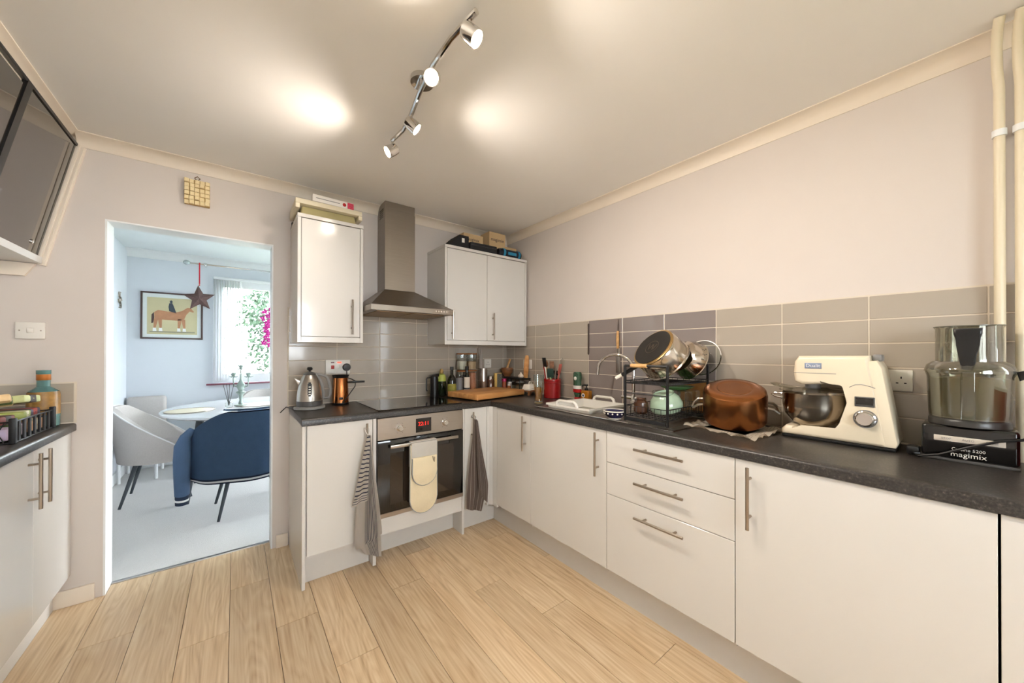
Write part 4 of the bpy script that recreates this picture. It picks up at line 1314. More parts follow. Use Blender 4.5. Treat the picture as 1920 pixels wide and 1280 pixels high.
obj('lid', B().lathe([(.027, .0755), (.030, .080), (.026, .088), (0, .090)], 20), BRN, t)
for k, (gx, gy, gh, lab) in enumerate(((-.212, -1.838, .115, 'ribbed tumbler upside down in the rack, nearest the pale green bowl'),
                                       (-.150, -1.850, .118, 'ribbed tumbler upside down at the back of the rack'),
                                       (-.255, -1.722, .112, 'clear tumbler upside down behind the small brown pot'))):
    t = thing('tumbler', lab, 'glass', (gx, gy, ZL), 0, 'upturned tumblers in the rack')
    obj('glass', B().lathe([(.037, .0005), (.037, gh - .006), (.032, gh), (0, gh), ], 12, cap=False), GLASS, t, ang=10)
t = thing('polka_dot_bowl', 'small navy polka dot bowl beside the foot of the rack', 'bowl', (-.485, -1.600, ZT))
NAVY = mat('navy_glaze', (34, 32, 66), .2, coat=.4)
pb = obj('body', B().lathe([(.030, .0005), (.034, .006), (.052, .022), (.058, .040), (.054, .042), (.046, .024), (0, .012)], 32), NAVY, t)
obj('rim', B().lathe([(.0545, .0405), (.0590, .0400), (.0590, .0455), (.0545, .0455), (.0545, .0405)], 32, cap=False), WHITEC, t)
for k in range(14):
    a = 2 * PI * k / 14
    obj('dot', B().ball(.0045, (.0555 * math.cos(a), .0555 * math.sin(a), .031), (1, 1, 1), 8), WHITEC, pb)
obj('foot', B().lathe([(.0345, .0006), (.036, .003), (.036, .006), (0, .006)], 24), WHITEC, t)

# ------------------------------------------------------------------ copper pot on a tea towel
LIN = stripes('cream_towel_stripes', (222, 212, 196), (120, 112, 104), 0, 26, .10, (.55, .95))
t = thing('tea_towel', 'cream striped tea towel spread under the copper pot', 'tea towel', (0, 0, ZW))


def towel(u, v):
    p = Vector((-.348, -1.90)) * (1 - u) * (1 - v) + Vector((-.10, -1.93)) * (1 - u) * v + Vector((-.440, -2.235)) * u * (1 - v) + Vector((-.09, -2.245)) * u * v
    edge_ = max(abs(u - .5), abs(v - .5)) * 2
    wv = .004 * math.sin(u * 17 + v * 9) + .004 * math.sin(v * 23 - u * 5)
    z = .0035 + max(0, edge_ - .62) * abs(wv) * 6
    return (p.x, p.y, z)


obj('cloth', B().sheet(towel, 28, 22, .0022), LIN, t, ang=60)
t = thing('copper_pot', 'large worn copper stock pot tipped over on the tea towel', 'pot', (-.205, -2.072, ZW + .0495))
t.rotation_mode = 'QUATERNION'
t.rotation_quaternion = Vector((-.31, -.12, .94)).normalized().to_track_quat('Z', 'Y')
obj('body', B().lathe([(.126, .0005), (.129, .002), (.130, .030), (.130, .122), (.124, .143), (.112, .152), (.075, .154), (.070, .1525), (.068, .154), (0, .154)], 48), COPPER, t)
for sy in (-1, 1):
    obj('handle', B().tube([(sy * .128, -.03, .075), (sy * .150, -.034, .072), (sy * .168, -.030, .055), (sy * .176, 0, .045), (sy * .168, .030, .055), (sy * .150, .034, .072), (sy * .128, .03, .075)], .006, 8), DSTEEL, t)

# ------------------------------------------------------------------ stand mixer
t = thing('stand_mixer', 'cream stand mixer with steel bowl, dial and small screen', 'stand mixer')
prof = [(-2.302, 1.186), (-2.306, 1.232), (-2.320, 1.255), (-2.533, 1.258), (-2.574, .930), (-2.574, .922), (-2.261, .922), (-2.259, .942), (-2.275, .960), (-2.300, .962), (-2.330, .953), (-2.445, .958), (-2.462, .985),
        (-2.471, 1.075), (-2.475, 1.127), (-2.469, 1.147), (-2.454, 1.156), (-2.420, 1.158), (-2.395, 1.141), (-2.331, 1.136), (-2.306, 1.150)]
obj('body', B().prism(prof, -.215, -.060, 'x', .014, seg=3), CREAM, t, ang=40)
obj('foot', B().box(-.212, -.058, -2.600, -2.263, ZW + .0005, ZW + .0125, .003), BLACK, t)
obj('back_panel', B().prism([(-2.505, 1.236), (-2.552, 1.240), (-2.566, 1.212), (-2.606, .940), (-2.600, .9235), (-2.545, .9235)], -.2125, -.0625, 'x', .008), CREAM, t)
obj('rear_button', B().box(-.175, -.110, -2.562, -2.535, 1.236, 1.262, .006), GREYP, t)
sc_ = obj('screen_frame', B().box(-.2185, -.2145, -2.548, -2.493, 1.066, 1.103, .002), mat('dark_grey_plastic', (78, 76, 75), .4), t)
obj('screen', B().box(-.2192, -.2186, -2.544, -2.497, 1.074, 1.099), BGLASS, sc_, smooth=False)
dl = obj('dial', B().lathe([(.030, 0), (.030, .006), (.026, .008), (.025, .020), (.022, .023), (0, .023)], 28, TR((-.2152, -2.522, 1.021), 0, R(-90))), CHROME, t)
obj('dial_ring', B().lathe([(.0305, .0002), (.0335, .0002), (.0335, .003), (.0305, .003), (.0305, .0002)], 28, TR((-.2152, -2.522, 1.021), 0, R(-90)), cap=False), GREYP, dl)
bdg = obj('badge', B().box(-.2172, -.2152, -2.396, -2.342, 1.204, 1.227, .001), mat('blue_silver_badge', (150, 164, 190), .3, .4), t)
lettering('badge_lettering', 'Dualit', .019, WHITE, bdg, face_mx((-.2176, -2.369, 1.2155)))
obj('seam', B().tube([(-.2150, -2.478, 1.136), (-.2156, -2.495, 1.147), (-.2156, -2.512, 1.149), (-.2156, -2.535, 1.143), (-.2150, -2.549, 1.137)], .0012, 6), GREYP, t)
obj('head_seam', B().box(-.2154, -.2148, -2.440, -2.304, 1.184, 1.186), GREYP, t, smooth=False)
MX, MY = -.138, -2.352
bw = obj('bowl', B().lathe([(.050, .960), (.052, .966), (.070, .975), (.094, 1.005), (.104, 1.045), (.106, 1.095), (.108, 1.098), (.105, 1.098), (.102, 1.045), (.090, 1.008), (0, .975)], 40, TR((MX, MY, 0))), mat('polished_steel', (190, 180, 166), .16, 1., noise=.05, nscale=10), t)
obj('bowl_handle', B().tube([(MX, MY + .104, 1.086), (MX, MY + .135, 1.088), (MX, MY + .148, 1.080), (MX, MY + .135, 1.072), (MX, MY + .104, 1.066)], .005, 8), CHROME, bw)
obj('splash_guard', B().lathe([(.045, 1.118), (.100, 1.104), (.116, 1.106), (.116, 1.109), (.100, 1.107), (.045, 1.121)], 36, TR((MX, MY, 0)), cap=False), SMOKE, t)
obj('chute', B().prism([(MY + .06, 1.108), (MY + .130, 1.122), (MY + .145, 1.134), (MY + .060, 1.116)], MX - .035, MX + .035, 'x'), SMOKE, t)
obj('hub', B().cyl(.026, 1.112, 1.142, 20, TR((MX, MY, 0))), GREYP, t)

# ------------------------------------------------------------------ food processor
t = thing('food_processor', 'black food processor with clear bowl and wide feed tube', 'food processor', (-.135, -2.760, ZW), 0)
obj('base', B().box(-.075, .060, -.098, .100, .010, .118, .010, seg=3), mat('gloss_black_plastic', (12, 12, 13), .12, coat=.5), t)
obj('foot', B().box(-.076, .061, -.099, .101, .0005, .0095, .002), mat('dark_grey_plastic', (78, 76, 75), .4), t)
bp_ = obj('button_strip', B().box(-.0775, -.0748, -.072, .072, .066, .084, .0013), mat('pale_button_strip', (210, 200, 186), .4), t)
for txt, yy in (('STOP', .045), ('AUTO', 0), ('PULSE', -.047)):
    lettering('button_lettering', txt, .009, GREYP, bp_, face_mx((-.0778, yy, .075)))
lettering('model_lettering', 'Cuisine 5200', .013, WPLAST, t, face_mx((-.0754, .000, .043)))
lettering('brand_lettering', 'magimix', .022, WPLAST, t, face_mx((-.0754, .000, .026)))
obj('drive_collar', B().lathe([(.088, .1185), (.088, .134), (.084, .140), (0, .140)], 36), mat('dark_translucent_collar', (58, 56, 54), .3), t)
CB = mat('cloudy_food_bowl', (198, 190, 162), .28, trans=.55, ior=1.2)
obj('work_bowl', B().lathe([(.086, .1405), (.088, .160), (.092, .280), (.096, .292), (.093, .292), (.089, .280), (.085, .160), (.083, .146)], 40, cap=False), SMOKE, t)
obj('inner_bowl', B().lathe([(.079, .1415), (.081, .165), (.084, .275), (.082, .275), (.079, .166), (.077, .1425), (0, .1425)], 36, cap=False), CB, t)
ld_ = obj('bowl_lid', B().lathe([(.098, .2925), (.098, .300), (.092, .318), (.078, .330), (.076, .328), (.090, .315), (.094, .300), (.094, .2925)], 40, cap=False), SMOKE, t)
obj('feed_tube', B().lathe([(.072, .3285), (.072, .440), (.076, .446), (.069, .446), (.069, .3285)], 36, TR((.004, 0, 0)), cap=False, sx=.92), SMOKE, ld_)
obj('tube_cover', B().lathe([(.077, .4465), (.077, .449), (0, .449)], 36, TR((.004, 0, 0)), sx=.92), mat('grey_clear_cover', (120, 118, 104), .15, trans=.4), ld_)
obj('handle', B().prism([(-.030, .438), (.030, .438), (.029, .418), (.018, .385), (.0165, .330), (.014, .305), (-.010, .302), (-.0165, .330), (-.018, .385), (-.029, .418)], -.092, -.070, 'x', .006, seg=3), BLACK, ld_)
obj('safety_column', B().box(-.104, -.086, -.015, .015, .1415, .300, .005), GLASS, t)
obj('spindle', B().cyl(.012, .143, .27, 14), mat('pale_spindle', (220, 206, 160), .4), t)
obj('side_latch', B().prism([(-.094, .298), (-.130, .310), (-.128, .290), (-.100, .270)], -.015, .010, 'x', .003), BLACK, t)
obj('cord', B().tube([(-.076, .104, .012), (-.086, .118, .010), (-.092, .105, .006), (-.090, .06, .020), (-.086, .0, .055), (-.086, -.06, .086), (-.082, -.103, .098), (-.060, -.108, .100)], .004, 8), BLACK, t)
obj('plug', B().box(-.070, -.025, .104, .136, .0005, .032, .008), BLACK, t)
t = thing('snack_tin', 'slim red and white patterned carton beside the food processor', 'carton', (-.20, -2.915, ZW))
obj('carton', B().box(-.035, .035, -.040, .040, .0005, .225, .002), mat('red_patterned_card', (150, 60, 56), .5, noise=.7, nscale=90), t)
obj('lid', B().box(-.036, .036, -.041, .041, .2255, .236, .002), WPLAST, t)

# ------------------------------------------------------------------ on top of the wall cabinets
ZT1 = 2.0915
t = thing('serving_tray', 'cream upturned plastic tray on top of the single wall cabinet', 'tray', (-1.618, -.185, ZT1))
TC = mat('cream_plastic_tray', (226, 214, 186), .4)
bb = B()
a0 = [bb.bm.verts.new(p) for p in ((-.160, -.115, .0005), (.160, -.115, .0005), (.160, .115, .0005), (-.160, .115, .0005))]
a1 = [bb.bm.verts.new(p) for p in ((-.150, -.105, .062), (.150, -.105, .062), (.150, .105, .062), (-.150, .105, .062))]
for k in range(4):
    bb.bm.faces.new((a0[k], a0[(k + 1) % 4], a1[(k + 1) % 4], a1[k]))
bb.bm.faces.new(a1); bb.bm.faces.new(list(reversed(a0)))
bmesh.ops.bevel(bb.bm, geom=bb.bm.edges[:], offset=.010, segments=3, affect='EDGES', profile=.5)
obj('tub', bb, mat('olive_clear_plastic', (176, 164, 118), .35), t, ang=50)
obj('rim', B().box(-.188, .188, -.140, .140, .0625, .092, .004).box(-.188, -.165, -.140, .140, .034, .0624, .003).box(.165, .188, -.140, .140, .034, .0624, .003), TC, t)
t = thing('cling_film_box', 'long white and red cling film carton lying on the cream tray', 'carton', (-1.600, -.300, ZT1 + .0925), R(3))
cb = obj('carton', B().box(-.118, .118, -.022, .022, .0005, .042, .001, seg=1), mat('white_card', (234, 228, 220), .5), t)
obj('red_print', B().box(.080, .1182, -.0224, -.0221, .002, .040), mat('pink_red_print', (206, 60, 84), .5, noise=.8, nscale=160), cb, smooth=False)
obj('logo', B().cyl(.011, 0, .0004, 16, TR((.062, -.0221, .021), R(90))), DARKRED, cb)
obj('text_line', B().box(-.100, .035, -.0224, -.0221, .020, .024), GREYP, cb, smooth=False)
t = thing('black_gadget', 'small black gadget behind the cream tray by the wall', 'gadget', (-1.782, -.018, ZT1))
obj('body', B().box(-.012, .012, -.012, .012, .0005, .030, .003), BLACK, t)

t = thing('instrument_case', 'black case with sloping end and small white tag', 'case', (-.672, -.215, ZT1))
obj('case', B().prism([(-.125, .0005), (.068, .0005), (.068, .105), (-.015, .105)], -.080, .080, 'y', .006), DARKCLOTH, t)
obj('tag', B().box(.002, .026, -.0815, -.0803, .045, .080, .001, seg=1), WPLAST, t)
t = thing('laptop_case', 'flat black zipped case along the front of the corner cabinet', 'case', (-.466, -.268, ZT1), R(-2))
obj('case', B().box(-.128, .128, -.040, .040, .0005, .066, .008, seg=3), DARKCLOTH, t)
obj('zip', B().box(-.120, .120, -.0412, -.0402, .040, .044), mat('zip_grey', (70, 70, 74), .4, .5), t, smooth=False)


def gadget_box(label, x, y, w_, d_, h_, size, photo, rz=0., z=0.):
    t = thing('appliance_box', label, 'box', (x, y, ZT1 + z), rz, 'appliance boxes on the corner cabinet')
    c = obj('carton', B().box(-w_ / 2, w_ / 2, -d_ / 2, d_ / 2, .0005, h_, .001, seg=1), CARD, t)
    lettering('brand_lettering', 'magimix', size, mat('dark_print', (48, 44, 50), .6), c, face_my((0, -d_ / 2 - .0004, h_ * .72)))
    if photo:
        obj('printed_fruit', B().ball(.028, (w_ * .22, -d_ / 2, h_ * .34), (1, .03, 1), 14), mat('berry_print', (128, 30, 34), .5, noise=.5, nscale=60), c)
        obj('printed_fruit', B().ball(.018, (w_ * .02, -d_ / 2, h_ * .26), (1, .03, 1), 14), mat('berry_print', (128, 30, 34), .5), c)
    obj('text_line', B().box(-w_ * .42, w_ * .42, -d_ / 2 - .0005, -d_ / 2 - .0001, h_ * .28, h_ * .31), mat('dark_print', (48, 44, 50), .6), c, smooth=False)
    return t


gadget_box('wide appliance carton with printed berries behind the flat black case', -.505, -.135, .190, .13, .165, .034, True)
gadget_box('tall plain tan appliance carton with dark lettering', -.262, -.135, .172, .14, .225, .042, False)
gadget_box('low tan appliance carton close to the right wall', -.088, -.115, .135, .11, .135, .034, False)
t = thing('sports_bag', 'rolled navy and turquoise bag at the right end of the corner cabinet', 'bag', (-.190, -.268, ZT1))
BLUE = mat('turquoise_strap', (44, 132, 170), .6)
obj('bag', B().lathe([(0, -.115), (.030, -.113), (.036, -.10), (.037, .10), (.032, .125), (0, .130)], 20, TR((0, 0, .0375), 0, R(90))), mat('navy_nylon', (20, 24, 38), .6), t)
for q in (-.072, .088):
    obj('strap', B().lathe([(.0376, q), (.0376, q + .022), (.0392, q + .022), (.0392, q), (.0376, q)], 20, TR((0, 0, .0392), 0, R(90)), cap=False), BLUE, t)
obj('pocket', B().box(-.030, .062, -.0405, -.036, .020, .046, .002), BLUE, t)

# woven plaque above the doorway
t = thing('woven_plaque', 'square woven straw plaque hanging above the doorway', 'wall hanging', (-2.262, -.001, 2.188))
STRAW = mat('pale_straw', (232, 213, 168), .7, noise=.12, nscale=60)
obj('backing', B().box(-.056, .056, -.022, -.001, -.072, .072, .003), mat('dark_straw', (188, 156, 100), .7), t)
n = 5
for i in range(n):
    for j in range(6):
        wv = (i + j) % 2
        xa, za = -.056 + i * .0224, -.072 + j * .024
        o = obj('straw_strip', B().box(.001, .0215, -.029 - .003 * wv, -.0222, .001, .023, .002, seg=1), STRAW, t)
        o.location = (xa, 0, za)
        o.scale = (1, .8 + .5 * random.random(), 1)
        o.rotation_euler = (R(random.uniform(-5, 5)), 0, R(random.uniform(-4, 4)))
obj('loop', B().tube([(0, -.012, .070), (-.012, -.008, .088), (0, -.004, .100), (.012, -.008, .088), (0, -.012, .070)], .0022, 6), mat('brown_cord', (110, 84, 60), .8), t)

# ------------------------------------------------------------------ cloths on the handles
def fold(x0, y0, pts, nu=28, nv=26, amp=.010, waves=3., back=0., seed=0.):
    """hanging cloth: pts = list of (v, xl, xr, z) rows, pleated in depth"""
    def f(u, v):
        k = 0
        while k < len(pts) - 2 and v > pts[k + 1][0]:
            k += 1
        a_, b_ = pts[k], pts[k + 1]
        q = (v - a_[0]) / (b_[0] - a_[0])
        xl, xr = a_[1] + (b_[1] - a_[1]) * q, a_[2] + (b_[2] - a_[2]) * q
        zl, zr = a_[3] + (b_[3] - a_[3]) * q, a_[4] + (b_[4] - a_[4]) * q
        x = xl + (xr - xl) * u
        z = zl + (zr - zl) * u
        dep = amp * min(1, .25 + v * 1.2) * math.sin(u * waves * 2 * PI + seed + v * 1.5)
        return (x0 + x, y0 - .012 + back + dep, z)
    return f


HY = DF - .032       # handle line
BLST = stripes('blue_stripe_linen', (206, 198, 188), (40, 46, 66), 0, 20, .42, (.36, .82))
BLSH = stripes('blue_cross_stripe_linen', (214, 206, 196), (70, 72, 88), 1, 17, .30)
t = thing('striped_tea_towel', 'cream tea towel with navy stripes hanging left of the oven', 'tea towel', (-1.477, HY, 0))
o = obj('front_fold', B().sheet(fold(0, -.012, [(0, -.012, .014, .790, .790), (.25, -.034, .032, .62, .62), (.55, -.066, .066, .36, .36), (.85, -.074, .080, .175, .215), (1, -.064, .078, .150, .200)], amp=.009, waves=2.2), 30, 30, .002), BLST, t, ang=70)
o = obj('side_fold', B().sheet(fold(0, -.026, [(0, -.012, .006, .786, .786), (.4, -.045, -.002, .62, .62), (.8, -.078, -.008, .45, .465), (1, -.092, -.010, .405, .425)], amp=.006, waves=1.5, seed=1.), 18, 24, .002), BLSH, t, ang=70)
o = obj('back_fold', B().sheet(fold(0, -.004, [(0, -.008, .010, .70, .70), (.5, -.045, .060, .36, .36), (.8, -.055, .078, .19, .16), (1, -.020, .080, .115, .062)], amp=.007, waves=1.8, seed=2.), 24, 24, .002), BLST, t, ang=70)
obj('loop', B().tube([(-.002, -.014, .790), (-.012, -.007, .812), (-.012, .010, .828), (0, .014, .832), (.012, .010, .828), (.012, -.007, .812), (.003, -.014, .790)], .0025, 6), LABW, t)
BRST = stripes('brown_stripe_linen', (120, 105, 97), (196, 186, 176), 0, 6, .10)
t = thing('brown_tea_towel', 'brown striped tea towel hanging right of the oven', 'tea towel', (-.757, HY, 0))
obj('front_fold', B().sheet(fold(0, -.010, [(0, -.012, .010, .800, .800), (.2, -.022, .020, .69, .69), (.55, -.050, .062, .46, .46), (.8, -.064, .092, .29, .31), (1, -.066, .050, .190, .150)], amp=.010, waves=1.7), 28, 28, .002), BRST, t, ang=70)
obj('side_fold', B().sheet(fold(0, -.026, [(0, -.002, .010, .795, .795), (.4, .006, .040, .60, .60), (.75, .020, .094, .36, .34), (1, .040, .088, .26, .205)], amp=.006, waves=1.2, seed=2.), 18, 22, .002), BRST, t, ang=70)
obj('loop', B().tube([(-.002, -.014, .798), (-.012, -.007, .812), (-.012, .010, .822), (0, .014, .826), (.012, .010, .822), (.012, -.007, .812), (.003, -.014, .798)], .0025, 6), GREYP, t)

# double oven glove over the oven handle
t = thing('oven_glove', 'cream stained double oven glove over the oven door handle', 'oven glove', (-1.149, DF - .0665, 0))
GLV = mat('stained_cream_cotton', (226, 211, 178), .9, noise=.14, nscale=9, bump=.2, bscale=150)
GRB = mat('grey_ticking_cotton', (196, 192, 184), .9, noise=.05, nscale=40)


def tongue(z0, z1, hw, y0, y1):
    pts = [(-hw, z1), (-hw, z0 + hw)] + [(-hw * math.cos(R(a)), z0 + hw - hw * math.sin(R(a))) for a in range(15, 180, 15)] + [(hw, z0 + hw), (hw, z1)]
    return B().prism(pts, y0, y1, 'y', .003)


obj('edging', tongue(.266, .700, .092, -.0145, -.0035), mat('grey_piping', (150, 156, 158), .8), t)
obj('edging', tongue(.441, .618, .084, -.0305, -.0185), mat('grey_piping', (150, 156, 158), .8), t)
lg = obj('long_mitt', tongue(.270, .700, .088, -.016, -.002), GLV, t)
sm = obj('short_mitt', tongue(.445, .620, .080, -.032, -.017), GLV, t)
obj('strap_section', B().box(-.084, .084, -.0225, -.0165, .610, .712, .003), GRB, t)
obj('over_handle', B().box(-.084, .084, -.016, .018, .713, .719, .002), GRB, t)
obj('back_section', B().box(-.084, .084, .0165, .020, .560, .713, .0015), GRB, t)
obj('hanging_loop', B().tube([(.050, -.034, .615), (.054, -.038, .590), (.060, -.034, .578), (.062, -.034, .610)], .003, 6), mat('taupe_tape', (150, 136, 112), .8), sm)

# ------------------------------------------------------------------ left worktop
t = thing('wire_basket', 'black wire basket full of packets on the left worktop', 'basket', (-2.868, -.310, ZW))
bx_, by_ = .105, .190
bb = B()
for zz in (.004, .085):
    bb.tube([(-bx_, -by_, zz), (bx_, -by_, zz), (bx_, by_, zz), (-bx_, by_, zz)], .0035, 6, closed=True)
obj('frame', bb, BMETAL, t)
for sx in (-bx_, bx_):
    for sy in (-by_, by_):
        obj('corner_post', B().box(sx - .009, sx + .009, sy - .009, sy + .009, .0005, .100, .003), BMETAL, t)
for k in range(1, 8):
    y = -by_ + 2 * by_ * k / 8
    for sx in (-bx_, bx_):
        obj('upright', B().box(sx - .003, sx + .003, y - .009, y + .009, .005, .084, .001, seg=1), BMETAL, t)
for k in range(0, 5):
    x = -bx_ + .02 + .034 * k
    for sy in (-by_, by_):
        obj('diagonal_wire', B().tube([(x, sy, .005), (x + .034, sy, .084)], .0018, 5), BMETAL, t)
        obj('diagonal_wire', B().tube([(x + .034, sy, .005), (x, sy, .084)], .0018, 5), BMETAL, t)
obj('base', B().box(-bx_, bx_, -by_, by_, .001, .0035), BMETAL, t, smooth=False)
pk = [((-.047, .092, .012), (.080, .150, .050), (214, 150, 96), 3, 'orange paper packet low at the back of the wire basket'),
      ((.047, .092, .012), (.080, .150, .046), (228, 176, 130), -3, 'peach packet low at the corner of the wire basket by the bottle'),
      ((-.047, -.092, .012), (.080, .150, .050), (196, 122, 120), 2, 'dusky pink packet low at the front of the wire basket'),
      ((.047, -.092, .012), (.080, .150, .048), (206, 186, 210), -2, 'lilac packet low at the front corner of the wire basket'),
      ((.0, -.120, .070), (.150, .095, .034), (120, 62, 54), -5, 'maroon packet in the middle layer of the wire basket'),
      ((.01, .0, .070), (.150, .095, .036), (150, 160, 84), 5, 'lime green packet in the middle layer of the wire basket'),
      ((.0, .120, .070), (.150, .095, .034), (70, 66, 84), -4, 'dark grey packet in the middle layer of the wire basket'),
      ((-.01, -.055, .140), (.140, .100, .030), (222, 190, 142), 14, 'tan paper packet on top of the pile in the wire basket'),
      ((.015, .080, .130), (.140, .095, .032), (198, 204, 150), -12, 'pale green packet on top of the pile in the wire basket')]
for k, (p, sz, c, rz, lab) in enumerate(pk):
    o = thing('food_packet', lab, 'packet', (-2.868 + p[0], -.310 + p[1], ZW + p[2]), R(rz), 'packets in the wire basket')
    mm = mat('packet_%d' % k, c, .45, noise=.35, nscale=28)
    bb = B().box(-sz[0] / 2, sz[0] / 2, -sz[1] / 2, sz[1] / 2, 0, sz[2], min(sz[2] * .22, .007), seg=2)
    o.rotation_euler = (R((k * 37) % 7 - 3) * (6 if k > 6 else .6), R((k * 53) % 9 - 4) * (2 if k > 6 else .5), R(rz))
    obj('pouch', bb, mm, o, ang=40)
    obj('printed_band', B().box(-sz[0] / 2 - .0006, sz[0] / 2 + .0006, -sz[1] * .18, sz[1] * .22, -.0006, sz[2] + .0006, .004), mat('packet_print_%d' % (k % 4), ((60, 50, 46), (226, 214, 190), (150, 60, 50), (84, 104, 60))[k % 4], .5, noise=.5, nscale=60), o)
    obj('seal', B().box(-sz[0] / 2 - .002, sz[0] / 2 + .002, -.002, .002, sz[2] * .45, sz[2] * .55), mm, o, smooth=False)
t = thing('gin_bottle', 'squat pale blue glass bottle with amber decoration and cork', 'bottle', (-2.806, -.061, ZW))
BB = mat('pale_blue_glass', (120, 168, 168), .06, trans=.55, ior=1.3)
obj('glass', B().lathe([(.046, .0005), (.051, .006), (.051, .150), (.047, .170), (.030, .184), (.021, .192), (.021, .222), (0, .222)], 28), BB, t)
obj('decoration', B().lathe([(.0513, .060), (.0513, .152), (.0480, .168)], 28, cap=False), mat('amber_floral_print', (150, 112, 56), .4, noise=.7, nscale=45), t)
obj('cork_band', B().lathe([(.0215, .2225), (.0225, .224), (.0225, .250), (0, .250)], 20), mat('copper_band', (190, 118, 58), .35, .5), t)
obj('stopper', B().lathe([(.0225, .2505), (.0230, .253), (.0230, .270), (0, .271)], 20), BB, t)

# ------------------------------------------------------------------ dining room
ZF = .0045
FAB = mat('grey_woven_upholstery', (190, 184, 180), .95, noise=.10, nscale=120, bump=.25, bscale=300)
PIP = mat('white_piping', (232, 232, 232), .7)
DLEG = mat('dark_grey_metal_leg', (44, 50, 56), .45)


def tub_chair(label, loc, rz):
    """seat faces local +y; the curved back wraps round the -y side"""
    t = thing('tub_chair', label, 'chair', (*loc, ZF), rz, 'grey tub dining chairs')
    # seat cushion
    pts = []
    for k in range(28):
        a = 2 * PI * k / 28
        pts.append((.235 * math.copysign(abs(math.cos(a)) ** .7, math.cos(a)), .225 * math.copysign(abs(math.sin(a)) ** .7, math.sin(a)) + .02))
    obj('seat', B().prism(pts, .335, .455, 'z', .03, seg=3), FAB, t, ang=60)
    # curved backrest shell
    nu, nv, th = 28, 8, .045

    def shell(off):
        g = []
        for i in range(nu + 1):
            u = i / nu * 2 - 1
            a = u * R(118)
            top = .80 - .50 * max(0, abs(u) - .25) ** 1.2
            row = []
            for j in range(nv + 1):
                v = j / nv
                z = .345 + (top - .345) * v
                rr = .245 + .055 * v + off
                row.append(Vector((rr * math.sin(a) * 1.02, -rr * math.cos(a) * .98 + .02, z)))
            g.append(row)
        return g
    bb = B()
    go, gi = shell(th), shell(0)
    vo = [[bb.bm.verts.new(p) for p in r_] for r_ in go]
    vi = [[bb.bm.verts.new(p) for p in r_] for r_ in gi]
    for i in range(nu):
        for j in range(nv):
            bb.bm.faces.new((vo[i][j], vo[i + 1][j], vo[i + 1][j + 1], vo[i][j + 1]))
            bb.bm.faces.new((vi[i][j], vi[i][j + 1], vi[i + 1][j + 1], vi[i + 1][j]))
        bb.bm.faces.new((vo[i][nv], vo[i + 1][nv], vi[i + 1][nv], vi[i][nv]))
        bb.bm.faces.new((vo[i][0], vi[i][0], vi[i + 1][0], vo[i + 1][0]))
    for i in (0, nu):
        for j in range(nv):
            bb.bm.faces.new((vo[i][j], vo[i][j + 1], vi[i][j + 1], vi[i][j]))
    obj('backrest', bb, FAB, t, ang=70)
    edge_ = [(a + b_) / 2 + Vector((0, 0, .004)) for a, b_ in ((go[i][nv], gi[i][nv]) for i in range(nu + 1))]
    obj('piping', B().tube([go[0][j] for j in range(nv)] + [go[i][nv] for i in range(nu + 1)] + [go[nu][j] for j in range(nv - 1, -1, -1)], .005, 6), PIP, t)
    for sx in (-1, 1):
        for sy in (-1, 1):
            obj('leg', B().tube([(sx * .13, sy * .13, .338), (sx * .205, sy * .215, .0005)], [.016, .009], 10), DLEG, t)
    obj('under_frame', B().box(-.15, .15, -.012, .012, .318, .334).box(-.012, .012, -.15, .15, .318, .334), DLEG, t, smooth=False)
    return t


tub_chair('grey tub chair with white piping at the end of the white table', (-2.60, 1.62), R(-90))
tub_chair('grey tub chair under the navy jacket', (-1.990, .895), R(4))
tub_chair('grey tub chair on the window side of the white table', (-1.78, 2.36), R(176))

t = thing('dining_table', 'round white dining table on splayed dark legs', 'table', (-1.85, 1.60, ZF))
obj('tabletop', B().lathe([(.730, .708), (.760, .722), (.760, .734), (.756, .7375), (0, .7375)], 72), mat('white_gloss_table', (236, 238, 240), .12, coat=.4), t)
for k in range(4):
    a = math.atan2(-.37, -.555) + PI / 2 * k
    obj('leg', B().tube([(.56 * math.cos(a), .56 * math.sin(a), .707), (.665 * math.cos(a), .665 * math.sin(a), .0005)], [.028, .020], 14), DLEG, t)
obj('frame', B().box(-.40, .40, -.03, .03, .680, .7075).box(-.03, .03, -.40, .40, .680, .7075), DLEG, t, smooth=False)
ZTB = ZF + .738
for k, (px, py, c, lab) in enumerate(((-2.40, 1.50, (206, 196, 172), 'round placemat with gilt edge at the end of the white table'), (-2.00, 1.06, (224, 222, 220), 'round pale placemat in front of the navy jacket'),
                                      (-1.90, 1.62, (206, 202, 190), 'round pale placemat under the candelabra'))):
    t = thing('placemat', lab, 'placemat', (px, py, ZTB), 0, 'round placemats')
    obj('mat', B().lathe([(.165, .0005), (.170, .002), (.170, .005), (.160, .006), (0, .006)], 36), mat('placemat_%d' % k, c, .5), t)
    obj('rim', B().lathe([(.1705, .001), (.175, .002), (.175, .006), (.1705, .007), (.1705, .001)], 36, cap=False), mat('grey_gilt_rim', (150, 140, 126), .35, .6), t)
t = thing('book_stack', 'small blue and white book on the placemat by the jacket', 'book', (-1.98, 1.06, ZTB + .0075), R(20))
obj('cover', B().box(-.075, .075, -.05, .05, .0005, .020, .002), mat('blue_white_cover', (88, 110, 150), .4, noise=.3, nscale=30), t)
t = thing('candelabra', 'pale metal candelabra with three cups on the white table', 'candelabra', (-2.04, 1.60, ZTB + .0075))
VER = mat('pale_verdigris_metal', (150, 164, 156), .45, .4)
obj('stem', B().lathe([(.055, .0005), (.055, .008), (.022, .016), (.012, .05), (.018, .10), (.040, .130), (.018, .140), (.030, .17), (.034, .20), (.014, .235), (.007, .26), (.006, .345), (0, .346)], 18), VER, t)
